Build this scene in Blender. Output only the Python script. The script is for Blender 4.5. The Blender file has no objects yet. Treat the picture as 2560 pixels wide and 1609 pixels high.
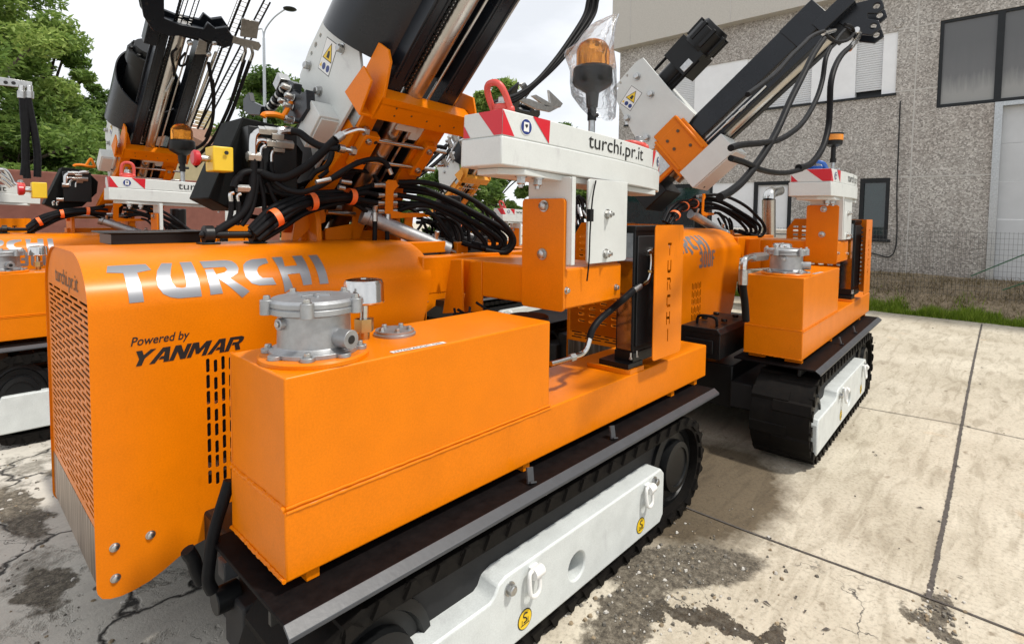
import bpy, bmesh, math, random
import numpy as np
from mathutils import Vector, Matrix
from mathutils.geometry import tessellate_polygon, delaunay_2d_cdt
random.seed(7); rng = np.random.default_rng(7)
R = math.radians
SC = bpy.context.scene
COL = SC.collection
# ---------------------------------------------------------------- camera
CAMPOS = Vector((-0.6687, -1.5124, 1.77)); CF, CCX, CCY = 1358.7, 1302.1, 610.1
def _rot(yaw, pitch, roll):
    F = Vector((math.cos(pitch)*math.cos(yaw), math.cos(pitch)*math.sin(yaw), math.sin(pitch)))
    Rt = Vector((math.sin(yaw), -math.cos(yaw), 0)); U = Rt.cross(F)
    c, s = math.cos(roll), math.sin(roll)
    return c*Rt+s*U, -s*Rt+c*U, F
CR, CU, CFW = _rot(R(42.4326), R(-3.1143), R(.6567))
cd = bpy.data.cameras.new('camera'); cam = bpy.data.objects.new('camera', cd); COL.objects.link(cam)
cam.matrix_world = Matrix.Translation(CAMPOS) @ Matrix((CR, CU, -CFW)).transposed().to_4x4()
cd.sensor_width = 36; cd.lens = CF/2560*36
cd.shift_x = (1280-CCX)/2560; cd.shift_y = (CCY-804.5)/2560
cd.clip_start = .05; cd.clip_end = 800
SC.camera = cam
def ray(u, v): return CR*((u-CCX)/CF) - CU*((v-CCY)/CF) + CFW
def at(ax, c, u, v):            # where the sight line through a photo pixel meets a plane of the place
    d = ray(u, v); t = (c-CAMPOS[ax])/d[ax]; return CAMPOS + d*t
def zoomer(x0, y0, s): return lambda a, b: (x0+a/s, y0+b/s)
ZA = zoomer(1100, 0, 1816/720); ZB = zoomer(560, 0, 1816/720); ZC = zoomer(1700, 0, 2033/860)
ZD = zoomer(0, 0, 1793/640); ZG = zoomer(560, 600, 1816/840); ZI = zoomer(1680, 400, 1210/640)
FD = lambda a, b: (a*2560/2407, b*2560/2407)
# ---------------------------------------------------------------- world and sun
SUN_EL, SUN_AZ = R(60), R(-66)      # azimuth of the direction towards the sun, from +X to +Y
w = bpy.data.worlds.new('World'); SC.world = w; w.use_nodes = True
nt = w.node_tree; bg = nt.nodes['Background']
sky = nt.nodes.new('ShaderNodeTexSky'); sky.sky_type = 'NISHITA'; sky.sun_disc = False
sky.sun_elevation = SUN_EL; sky.sun_rotation = R(90)-SUN_AZ
tc = nt.nodes.new('ShaderNodeTexCoord'); mp = nt.nodes.new('ShaderNodeMapping'); mp.inputs['Scale'].default_value = (1, 1, 3)
nz = nt.nodes.new('ShaderNodeTexNoise'); nz.inputs['Scale'].default_value = 2.2; nz.inputs['Detail'].default_value = 6; nz.inputs['Roughness'].default_value = .55
cr = nt.nodes.new('ShaderNodeValToRGB')
cr.color_ramp.elements[0].position = .32; cr.color_ramp.elements[0].color = (6.6, 6.8, 7.1, 1)
cr.color_ramp.elements[1].position = .68; cr.color_ramp.elements[1].color = (9.4, 9.5, 9.7, 1)
mx = nt.nodes.new('ShaderNodeMix'); mx.data_type = 'RGBA'; mx.inputs['Factor'].default_value = .9
nt.links.new(tc.outputs['Generated'], mp.inputs['Vector']); nt.links.new(mp.outputs[0], nz.inputs['Vector'])
nt.links.new(nz.outputs['Fac'], cr.inputs['Fac']); nt.links.new(sky.outputs['Color'], mx.inputs['A'])
nt.links.new(cr.outputs['Color'], mx.inputs['B']); nt.links.new(mx.outputs['Result'], bg.inputs['Color'])
bg.inputs['Strength'].default_value = .108
sl = bpy.data.lights.new('sun', 'SUN'); sl.energy = 2.9; sl.angle = R(4); sl.color = (1, .95, .87)
so = bpy.data.objects.new('sun', sl); COL.objects.link(so)
sd = Vector((math.cos(SUN_EL)*math.cos(SUN_AZ), math.cos(SUN_EL)*math.sin(SUN_AZ), math.sin(SUN_EL)))
so.rotation_euler = sd.to_track_quat('Z', 'Y').to_euler(); so.location = (0, 0, 30)
SC.view_settings.view_transform = 'Standard'; SC.view_settings.look = 'None'
SC.view_settings.exposure = .36; SC.view_settings.gamma = 1
SC.render.engine = 'CYCLES'
SC.cycles.max_bounces = 8; SC.cycles.transparent_max_bounces = 16

# ---------------------------------------------------------------- materials
def ramp(t, fac, stops):
    r = t.nodes.new('ShaderNodeValToRGB'); e = r.color_ramp.elements
    while len(e) < len(stops): e.new(.5)
    for k, (p, c) in zip(e, stops): k.position = p; k.color = (*c, 1) if len(c) == 3 else c
    t.links.new(fac, r.inputs['Fac']); return r.outputs['Color']
def noise(t, vec, s, d=5, r=.6, dist=0):
    n = t.nodes.new('ShaderNodeTexNoise'); n.inputs['Scale'].default_value = s; n.inputs['Detail'].default_value = d
    n.inputs['Roughness'].default_value = r; n.inputs['Distortion'].default_value = dist; t.links.new(vec, n.inputs['Vector']); return n.outputs['Fac']
def mixc(t, f, a, b, mode='MIX'):
    m = t.nodes.new('ShaderNodeMix'); m.data_type = 'RGBA'; m.blend_type = mode
    for s, v in (('Factor', f), ('A', a), ('B', b)):
        if isinstance(v, (int, float)): m.inputs[s].default_value = v
        elif isinstance(v, tuple): m.inputs[s].default_value = (*v, 1)
        else: t.links.new(v, m.inputs[s])
    return m.outputs['Result']
def mathn(t, op, a, b=None, c=None):
    m = t.nodes.new('ShaderNodeMath'); m.operation = op
    for i, v in enumerate((a, b, c)):
        if v is None: continue
        if isinstance(v, (int, float)): m.inputs[i].default_value = v
        else: t.links.new(v, m.inputs[i])
    return m.outputs[0]
def newmat(name):
    m = bpy.data.materials.new(name); m.use_nodes = True; t = m.node_tree; p = t.nodes['Principled BSDF']
    c = t.nodes.new('ShaderNodeTexCoord'); return m, t, p, c.outputs['Object']
def bumpn(t, p, h, strength, dist):
    b = t.nodes.new('ShaderNodeBump'); b.inputs['Strength'].default_value = strength; b.inputs['Distance'].default_value = dist
    t.links.new(h, b.inputs['Height']); t.links.new(b.outputs[0], p.inputs['Normal'])
def mapv(t, vec, scale=(1, 1, 1), rot=(0, 0, 0)):
    m = t.nodes.new('ShaderNodeMapping'); m.inputs['Scale'].default_value = scale; m.inputs['Rotation'].default_value = rot
    t.links.new(vec, m.inputs['Vector']); return m.outputs[0]

def mat(name, col, rough=.5, metal=0, bump=0, bscale=200, var=0, vscale=6, spec=.5, coat=0, tint=None, vdetail=5, grain=0, **kw):
    m = bpy.data.materials.new(name); m.use_nodes = True; t = m.node_tree; p = t.nodes['Principled BSDF']
    p.inputs['Base Color'].default_value = (*col, 1); p.inputs['Roughness'].default_value = rough
    p.inputs['Metallic'].default_value = metal; p.inputs['Specular IOR Level'].default_value = spec
    p.inputs['Coat Weight'].default_value = coat; p.inputs['Coat Roughness'].default_value = .28
    for k, v in kw.items(): p.inputs[k.replace('_', ' ')].default_value = v
    c = t.nodes.new('ShaderNodeTexCoord')
    if bump:
        n = t.nodes.new('ShaderNodeTexNoise'); n.inputs['Scale'].default_value = bscale; n.inputs['Detail'].default_value = 3
        b = t.nodes.new('ShaderNodeBump'); b.inputs['Strength'].default_value = bump; b.inputs['Distance'].default_value = .002
        t.links.new(c.outputs['Object'], n.inputs['Vector']); t.links.new(n.outputs['Fac'], b.inputs['Height']); t.links.new(b.outputs[0], p.inputs['Normal'])
    if var:
        n = t.nodes.new('ShaderNodeTexNoise'); n.inputs['Scale'].default_value = vscale; n.inputs['Detail'].default_value = vdetail; n.inputs['Roughness'].default_value = .65
        r = t.nodes.new('ShaderNodeValToRGB'); r.color_ramp.elements[0].position = .3; r.color_ramp.elements[1].position = .7
        lo = tint or tuple(x*(1-var) for x in col)
        r.color_ramp.elements[0].color = (*lo, 1); r.color_ramp.elements[1].color = (*[min(1, x*(1+var*.4)) for x in col], 1)
        t.links.new(c.outputs['Object'], n.inputs['Vector']); t.links.new(n.outputs['Fac'], r.inputs['Fac']); t.links.new(r.outputs[0], p.inputs['Base Color'])
        q = t.nodes.new('ShaderNodeMapRange'); q.inputs['To Min'].default_value = rough*1.15; q.inputs['To Max'].default_value = rough*.85
        t.links.new(n.outputs['Fac'], q.inputs['Value']); t.links.new(q.outputs[0], p.inputs['Roughness'])
        if grain:
            g = ramp(t, noise(t, c.outputs['Object'], 150, 4, .8), [(.32, (1-grain,)*3), (.62, (1+grain*.5,)*3)])
            s_ = ramp(t, noise(t, mapv(t, c.outputs['Object'], (1, 1, .35)), 7, 8, .7), [(.26, (.80, .78, .80)), (.40, (1, 1, 1))])
            t.links.new(mixc(t, 1.0, mixc(t, 1.0, r.outputs[0], g, 'MULTIPLY'), s_, 'MULTIPLY'), p.inputs['Base Color'])
    return m
ORANGE = mat('orange_paint', (.70, .180, .0006), .36, bump=.16, bscale=380, var=.10, vscale=3.5, spec=.10, coat=.22, grain=.10)
YELLOWO = mat('amber_paint', (.72, .30, .03), .5, bump=.1, var=.1)
GREY = mat('pale_grey_paint', (.60, .62, .60), .4, bump=.08, bscale=300, var=.07, vscale=5, grain=.05)
CHASSIS = mat('speckled_white_paint', (.58, .61, .60), .45, bump=.1, bscale=300, var=.12, vscale=9, grain=.12)
BLACKP = mat('black_paint', (.007, .0075, .008), .38, bump=.08, bscale=150, var=.3, spec=.28)
MASTP = mat('anthracite_paint', (.010, .0125, .017), .28, bump=.06, bscale=200, var=.2, spec=.38)
MATT = mat('matt_black_paint', (.004, .0045, .0045), .6, bump=.1, bscale=120, var=.3, spec=.12)
DARK = mat('dark_interior', (.006, .006, .007), .7, var=.3)
FENDER = mat('dusty_dark_steel', (.0035, .003, .0032), .55, bump=.12, bscale=70, var=.5, vscale=25, tint=(.010, .008, .008), spec=.05)
LIP = mat('grey_fender_edge', (.044, .047, .053), .40, bump=.15, bscale=60, var=.2, vscale=12)
RUBBER = mat('black_rubber', (.0045, .0042, .004), .60, bump=.5, bscale=45, var=.5, vscale=14, tint=(.010, .0085, .0072), spec=.09)
HOSE = mat('black_hose_rubber', (.009, .009, .010), .5, bump=.12, bscale=120, var=.3, vscale=20, spec=.10)
STEEL = mat('zinc_steel', (.50, .50, .49), .34, 1, bump=.08, bscale=60, var=.25, vscale=30)
CHROME = mat('chrome', (.62, .61, .59), .16, 1, bump=.02, bscale=30, var=.1, vscale=12)
CAST = mat('cast_aluminium', (.40, .41, .42), .48, .85, bump=.25, bscale=110, var=.2, vscale=18)
ROD = mat('brushed_rod', (.50, .475, .44), .28, 1, bump=.05, bscale=90, var=.15, vscale=8)
MIRROR = mat('polished_panel', (.50, .54, .60), .10, 1, bump=.05, bscale=9, var=.3, vscale=14)
BRASS = mat('brass', (.5, .36, .16), .35, 1, var=.2)
WHITE = mat('white_sticker', (.72, .72, .70), .35, var=.03)
RED = mat('red_sticker', (.55, .008, .02), .35, var=.06)
REDP = mat('coral_red_paint', (.62, .075, .06), .4, var=.12, bump=.1)
BLUEP = mat('blue_paint', (.015, .10, .42), .35, var=.15)
BLUE = mat('blue_sticker', (.01, .03, .17), .4, var=.05)
YELLOW = mat('yellow_sticker', (.75, .50, .01), .4, var=.06)
BLACK = mat('black_print', (.008, .008, .008), .5, var=.2)
BROWN = mat('dark_brown_print', (.085, .040, .012), .5, var=.2)
LOGO = mat('silver_lettering', (.27, .275, .29), .40, .7, var=.03, vscale=4)
YBOX = mat('yellow_plastic', (.70, .48, .02), .4, var=.08)
REDK = mat('red_knob', (.45, .012, .02), .35, var=.1)
BAND = mat('orange_strap', (.85, .16, .03), .5, var=.1)
AMBER = mat('amber_lens', (1.0, .40, .06), .05, spec=.6, Transmission_Weight=.9, IOR=1.15, var=.0)
REFL = mat('lens_reflector', (1.0, .85, .6), .25, .2, bump=.3, bscale=60, var=.4, vscale=50)
GALV = mat('galvanised_steel', (.45, .47, .48), .38, .9, bump=.05, var=.25, vscale=40)

def brushed_mat():
    m, t, p, v = newmat('brushed_sheet'); p.inputs['Metallic'].default_value = 1
    n = noise(t, mapv(t, v, (1, 14, .6)), 3, 4, .6)
    t.links.new(ramp(t, n, [(.3, (.10, .07, .05)), (.5, (.26, .20, .16)), (.7, (.55, .48, .42))]), p.inputs['Base Color']); p.inputs['Roughness'].default_value = .32
    bumpn(t, p, n, .4, .01); return m

def bag_mat():
    m = bpy.data.materials.new('clear_film'); m.use_nodes = True; t = m.node_tree; t.nodes.clear()
    o = t.nodes.new('ShaderNodeOutputMaterial'); tr = t.nodes.new('ShaderNodeBsdfTransparent'); tr.inputs[0].default_value = (.985, .99, .99, 1)
    g = t.nodes.new('ShaderNodeBsdfGlossy'); g.inputs['Roughness'].default_value = .12; g.inputs[0].default_value = (.9, .92, .95, 1)
    d = t.nodes.new('ShaderNodeBsdfTranslucent'); d.inputs[0].default_value = (.8, .83, .85, 1)
    f = t.nodes.new('ShaderNodeFresnel'); f.inputs[0].default_value = 1.5
    c = t.nodes.new('ShaderNodeTexCoord'); n = t.nodes.new('ShaderNodeTexNoise'); n.inputs['Scale'].default_value = 22; n.inputs['Detail'].default_value = 4; n.inputs['Distortion'].default_value = 1.5
    b = t.nodes.new('ShaderNodeBump'); b.inputs['Strength'].default_value = .8; b.inputs['Distance'].default_value = .012
    m1 = t.nodes.new('ShaderNodeMixShader'); m2 = t.nodes.new('ShaderNodeMixShader'); m1.inputs[0].default_value = .13
    L = t.links.new
    L(c.outputs['Object'], n.inputs['Vector']); L(n.outputs['Fac'], b.inputs['Height']); L(b.outputs[0], g.inputs['Normal']); L(b.outputs[0], f.inputs['Normal'])
    L(tr.outputs[0], m1.inputs[1]); L(d.outputs[0], m1.inputs[2]); L(m1.outputs[0], m2.inputs[1]); L(g.outputs[0], m2.inputs[2])
    q = t.nodes.new('ShaderNodeMath'); q.operation = 'MULTIPLY_ADD'; q.inputs[1].default_value = .75; q.inputs[2].default_value = .0
    L(f.outputs[0], q.inputs[0]); L(q.outputs[0], m2.inputs[0]); L(m2.outputs[0], o.inputs['Surface'])
    return m
FILM = bag_mat()

def concrete_mat():
    m, t, p, v = newmat('yard_concrete')
    base = ramp(t, noise(t, v, 1.1, 8, .62), [(.28, (.36, .315, .235)), (.5, (.48, .43, .34)), (.72, (.58, .53, .43))])
    streak = ramp(t, noise(t, mapv(t, v, (1.3, 6.5, 1), (0, 0, R(24))), 1.6, 6, .65, .8), [(.36, (.55, .52, .47)), (.52, (1, 1, 1))])
    c = mixc(t, .55, base, streak, 'MULTIPLY')
    fine = ramp(t, noise(t, v, 42, 6, .75), [(.30, (.55, .53, .50)), (.5, (1, 1, 1)), (.75, (1.12, 1.12, 1.1))])
    c = mixc(t, .9, c, fine, 'MULTIPLY')
    spots = ramp(t, noise(t, v, 9, 3, .5), [(.27, (.35, .30, .24)), (.34, (1, 1, 1))])
    c = mixc(t, .7, c, spots, 'MULTIPLY')
    rust = ramp(t, noise(t, v, 2.3, 2, .5), [(.70, (1, 1, 1)), (.80, (1.1, .78, .52))])
    c = mixc(t, .6, c, rust, 'MULTIPLY')
    # cracked, weathered part of the yard (x below about 1 m)
    sx = t.nodes.new('ShaderNodeSeparateXYZ'); t.links.new(v, sx.inputs[0])
    wob = noise(t, v, 1.3, 5, .6)
    f = mathn(t, 'ADD', sx.outputs['X'], mathn(t, 'MULTIPLY', wob, 1.6))
    old = ramp(t, mathn(t, 'MULTIPLY', f, .2), [(.28, (1, 1, 1)), (.42, (0, 0, 0))])
    vo = t.nodes.new('ShaderNodeTexVoronoi'); vo.feature = 'DISTANCE_TO_EDGE'; vo.inputs['Scale'].default_value = 1.25
    dv = t.nodes.new('ShaderNodeVectorMath'); dv.operation = 'ADD'
    nn = t.nodes.new('ShaderNodeTexNoise'); nn.inputs['Scale'].default_value = 4; nn.inputs['Detail'].default_value = 6; t.links.new(v, nn.inputs['Vector'])
    sc = t.nodes.new('ShaderNodeVectorMath'); sc.operation = 'SCALE'; sc.inputs['Scale'].default_value = .35
    t.links.new(nn.outputs['Color'], sc.inputs[0]); t.links.new(sc.outputs[0], dv.inputs[0]); t.links.new(v, dv.inputs[1]); t.links.new(dv.outputs[0], vo.inputs['Vector'])
    crack = ramp(t, vo.outputs['Distance'], [(.004, (1, 1, 1)), (.022, (0, 0, 0))])
    rough = ramp(t, noise(t, v, 2.0, 7, .7, .4), [(.53, (0, 0, 0)), (.60, (1, 1, 1))])
    oldc = ramp(t, noise(t, v, 24, 7, .8), [(.3, (.10, .09, .075)), (.52, (.27, .25, .21)), (.72, (.42, .40, .35))])
    c2 = mixc(t, rough, mixc(t, .62, c, (.52, .50, .46)), oldc)
    c2 = mixc(t, crack, c2, (.03, .027, .023))
    # broken patches, a wet stain merged with painted shadow, and puddles at their own places
    wv = t.nodes.new('ShaderNodeVectorMath'); wv.operation = 'SCALE'; wv.inputs['Scale'].default_value = .34; wn = t.nodes.new('ShaderNodeTexNoise'); wn.inputs['Scale'].default_value = 5; wn.inputs['Detail'].default_value = 8; wn.inputs['Roughness'].default_value = .68
    t.links.new(v, wn.inputs['Vector']); cv = t.nodes.new('ShaderNodeVectorMath'); cv.operation = 'SUBTRACT'; cv.inputs[1].default_value = (.5, .5, .5); t.links.new(wn.outputs['Color'], cv.inputs[0]); t.links.new(cv.outputs[0], wv.inputs[0])
    wa = t.nodes.new('ShaderNodeVectorMath'); wa.operation = 'ADD'; t.links.new(v, wa.inputs[0]); t.links.new(wv.outputs[0], wa.inputs[1])
    def patch(cx, cy, rx, ry, rot, src, a, b):
        m_ = t.nodes.new('ShaderNodeMapping'); m_.vector_type = 'TEXTURE'; m_.inputs['Location'].default_value = (cx, cy, 0); m_.inputs['Rotation'].default_value = (0, 0, R(rot)); m_.inputs['Scale'].default_value = (rx, ry, 1)
        t.links.new(src, m_.inputs['Vector']); ln = t.nodes.new('ShaderNodeVectorMath'); ln.operation = 'LENGTH'; t.links.new(m_.outputs[0], ln.inputs[0])
        return ramp(t, ln.outputs['Value'], [(a, (1, 1, 1)), (b, (0, 0, 0))])
    def union(L):
        o_ = L[0]
        for q_ in L[1:]: o_ = mixc(t, 1.0, o_, q_, 'LIGHTEN')
        return o_
    dirt = union([patch(*q_, wa.outputs[0], .80, .98) for q_ in ((1.86, -.33, .50, .20, -38), (1.45, -.30, .42, .13, 8), (2.36, -1.34, .15, .05, 185), (2.22, -1.33, .17, .05, 60), (-.36, 2.75, .12, .5, 8), (-.34, 1.75, .12, .22, 0), (.15, 3.3, .4, .14, 20))])
    pud = union([patch(*q_, wa.outputs[0], .85, .93) for q_ in ((1.60, -.60, .24, .055, -70), (1.49, -.42, .08, .06, 0), (1.69, -.80, .11, .05, -20))])
    stain_shade = patch(2.72, -.02, .95, .62, 4, wa.outputs[0], .72, 1.02)  # brown wet stain plus shadow painted into the slab between the two front rigs
    # small curly cracks
    vo2 = t.nodes.new('ShaderNodeTexVoronoi'); vo2.feature = 'DISTANCE_TO_EDGE'; vo2.inputs['Scale'].default_value = 3.4; t.links.new(dv.outputs[0], vo2.inputs['Vector'])
    gate = ramp(t, noise(t, v, 1.7, 3), [(.54, (0, 0, 0)), (.6, (1, 1, 1))])
    fc = mixc(t, gate, (0, 0, 0), ramp(t, vo2.outputs['Distance'], [(.003, (1, 1, 1)), (.012, (0, 0, 0))]))
    c = mixc(t, old, c, c2)
    nearx = ramp(t, mathn(t, 'MULTIPLY', sx.outputs['X'], .1), [(.22, (1, 1, 1)), (.27, (0, 0, 0))])
    c = mixc(t, mixc(t, nearx, (0, 0, 0), fc), c, (.06, .055, .048))
    c = mixc(t, mixc(t, stain_shade, (0, 0, 0), (.95, .95, .95)), c, mixc(t, 1.0, c, (.16, .125, .08), 'MULTIPLY'))
    dc = ramp(t, noise(t, v, 26, 12, .85), [(.34, (.012, .010, .007)), (.46, (.075, .062, .045)), (.56, (.18, .155, .115)), (.68, (.40, .37, .32))])
    c = mixc(t, dirt, c, dc); c = mixc(t, pud, c, mixc(t, .4, (.030, .024, .017), dc))
    t.links.new(c, p.inputs['Base Color']); t.links.new(mixc(t, mixc(t, pud, (0, 0, 0), ramp(t, noise(t, v, 25, 3), [(.42, (1, 1, 1)), (.55, (.3, .3, .3))])), (.8, .8, .8), (.04, .04, .04)), p.inputs['Roughness'])
    h = mathn(t, 'ADD', noise(t, v, 60, 6, .7), mathn(t, 'MULTIPLY', mathn(t, 'MULTIPLY', rough, old), -2.5))
    bumpn(t, p, mathn(t, 'ADD', mathn(t, 'ADD', h, mathn(t, 'MULTIPLY', mathn(t, 'MULTIPLY', crack, old), -3)), mathn(t, 'MULTIPLY', dirt, mathn(t, 'ADD', mathn(t, 'MULTIPLY', noise(t, v, 38, 8, .75), 5), -3))), .55, .006)
    return m
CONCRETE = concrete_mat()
BRUSHED = brushed_mat()
def aggregate_mat():
    m, t, p, v = newmat('exposed_aggregate')
    vo = t.nodes.new('ShaderNodeTexVoronoi'); vo.inputs['Scale'].default_value = 33; t.links.new(mapv(t, v, (1, 1, 1.2)), vo.inputs['Vector'])
    sp = t.nodes.new('ShaderNodeSeparateColor'); t.links.new(vo.outputs['Color'], sp.inputs[0])
    c = ramp(t, sp.outputs[0], [(.05, (.10, .093, .085)), (.35, (.29, .275, .255)), (.7, (.48, .46, .43)), (.95, (.76, .74, .70))])
    c = mixc(t, .45, c, ramp(t, noise(t, v, 70, 3), [(.3, (.17, .155, .14)), (.7, (.62, .59, .54))]))
    big = ramp(t, noise(t, v, .5, 5), [(.3, (.80, .76, .74)), (.7, (1.06, 1.06, 1.06))])
    c = mixc(t, .8, c, big, 'MULTIPLY')
    c = mixc(t, .35, c, ramp(t, noise(t, mapv(t, v, (1, 2.6, .22)), 1.4, 6, .62), [(.38, (.70, .67, .65)), (.55, (1, 1, 1)), (.75, (1.08, 1.06, 1.05))]), 'MULTIPLY')
    t.links.new(c, p.inputs['Base Color']); p.inputs['Roughness'].default_value = .85
    bumpn(t, p, vo.outputs['Distance'], .5, .01); return m
AGG = aggregate_mat()
PARAPET = mat('fine_concrete', (.50, .475, .43), .85, bump=.4, bscale=60, var=.15, vscale=40, vdetail=8)
PLASTER = mat('white_plaster', (.78, .79, .80), .7, bump=.1, bscale=40, var=.06, vscale=3)
SHUT = mat('grey_shutter', (.62, .63, .64), .5, var=.05, vscale=3)
FRAMEM = mat('dark_window_frame', (.010, .012, .014), .45, var=.2, spec=.3)
JOINT = mat('pale_joint', (.50, .48, .45), .8, var=.15)
GLASSD = mat('dusty_dark_glass', (.085, .087, .09), .16, var=.35, vscale=2.2, spec=.6, vdetail=7)
def dusty_glass():
    m, t, p, v = newmat('dusty_window_glass'); sx = t.nodes.new('ShaderNodeSeparateXYZ'); t.links.new(v, sx.inputs[0])
    n = noise(t, mapv(t, v, (1, 9, .9)), 1.6, 7, .65); h = mathn(t, 'ADD', mathn(t, 'MULTIPLY', mathn(t, 'SUBTRACT', sx.outputs['Z'], 4.1), .62), mathn(t, 'MULTIPLY', n, -.30))
    c = ramp(t, h, [(-.30, (.26, .26, .25)), (.22, (.125, .126, .128)), (.6, (.10, .102, .105))]); t.links.new(c, p.inputs['Base Color']); p.inputs['Roughness'].default_value = .14; return m
GLASSD = dusty_glass()
GLASSG = mat('green_tinted_glass', (.012, .03, .034), .05, var=.2, spec=.8)
DOORM = mat('grey_door_paint', (.52, .535, .55), .5, var=.08, vscale=2)
FOOTM = mat('dark_joint_filler', (.085, .074, .066), .9, bump=.5, bscale=60, var=.4, vscale=30)
SOIL = mat('dry_soil', (.29, .225, .145), .95, bump=.8, bscale=40, var=.55, vscale=14, vdetail=8)
RUBBLE = mat('broken_concrete', (.17, .155, .13), .95, bump=1, bscale=45, var=.65, vscale=30, vdetail=9)
WATER = mat('muddy_puddle', (.035, .028, .02), .05, var=.5, vscale=12, spec=.7, bump=.15, bscale=30)
BRICKW = mat('red_brown_wall', (.17, .062, .045), .85, bump=.3, bscale=20, var=.2)
HOUSEY = mat('pale_yellow_render', (.52, .44, .26), .85, var=.12, vscale=2)
TILE = mat('terracotta_tiles', (.24, .13, .085), .85, bump=.4, bscale=20, var=.35, vscale=8)
BARK = mat('bark', (.06, .045, .035), .9, bump=.8, bscale=30, var=.4, vscale=10)
WOOD = mat('weathered_boards', (.52, .48, .42), .8, var=.3, vscale=6)
GREENWIRE = mat('green_wire', (.03, .10, .05), .5, var=.1)
WIRE = mat('thin_grey_wire', (.09, .095, .095), .5, .6, var=.1)
def leaf_mat(name, dark, mid, light):
    m, t, p, v = newmat(name); a = t.nodes.new('ShaderNodeAttribute'); a.attribute_name = 'shade'; a.attribute_type = 'GEOMETRY'
    c = ramp(t, a.outputs['Fac'], [(0, dark), (.55, mid), (1, light)])
    t.links.new(c, p.inputs['Base Color']); p.inputs['Roughness'].default_value = .55; p.inputs['Specular IOR Level'].default_value = .3
    tr = t.nodes.new('ShaderNodeBsdfTranslucent'); t.links.new(c, tr.inputs[0]); ms = t.nodes.new('ShaderNodeMixShader'); ms.inputs[0].default_value = .45
    t.links.new(p.outputs[0], ms.inputs[1]); t.links.new(tr.outputs[0], ms.inputs[2]); t.links.new(ms.outputs[0], t.nodes['Material Output'].inputs['Surface'])
    return m
LEAF = leaf_mat('leaves', (.07, .14, .026), (.19, .29, .06), (.38, .48, .13))
LEAFD = leaf_mat('dark_leaves', (.05, .105, .022), (.13, .215, .045), (.25, .35, .085))
GRASS = leaf_mat('grass', (.10, .17, .012), (.20, .31, .025), (.36, .45, .07))
DRYG = leaf_mat('dry_grass', (.10, .075, .035), (.20, .155, .08), (.30, .24, .13))

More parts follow.
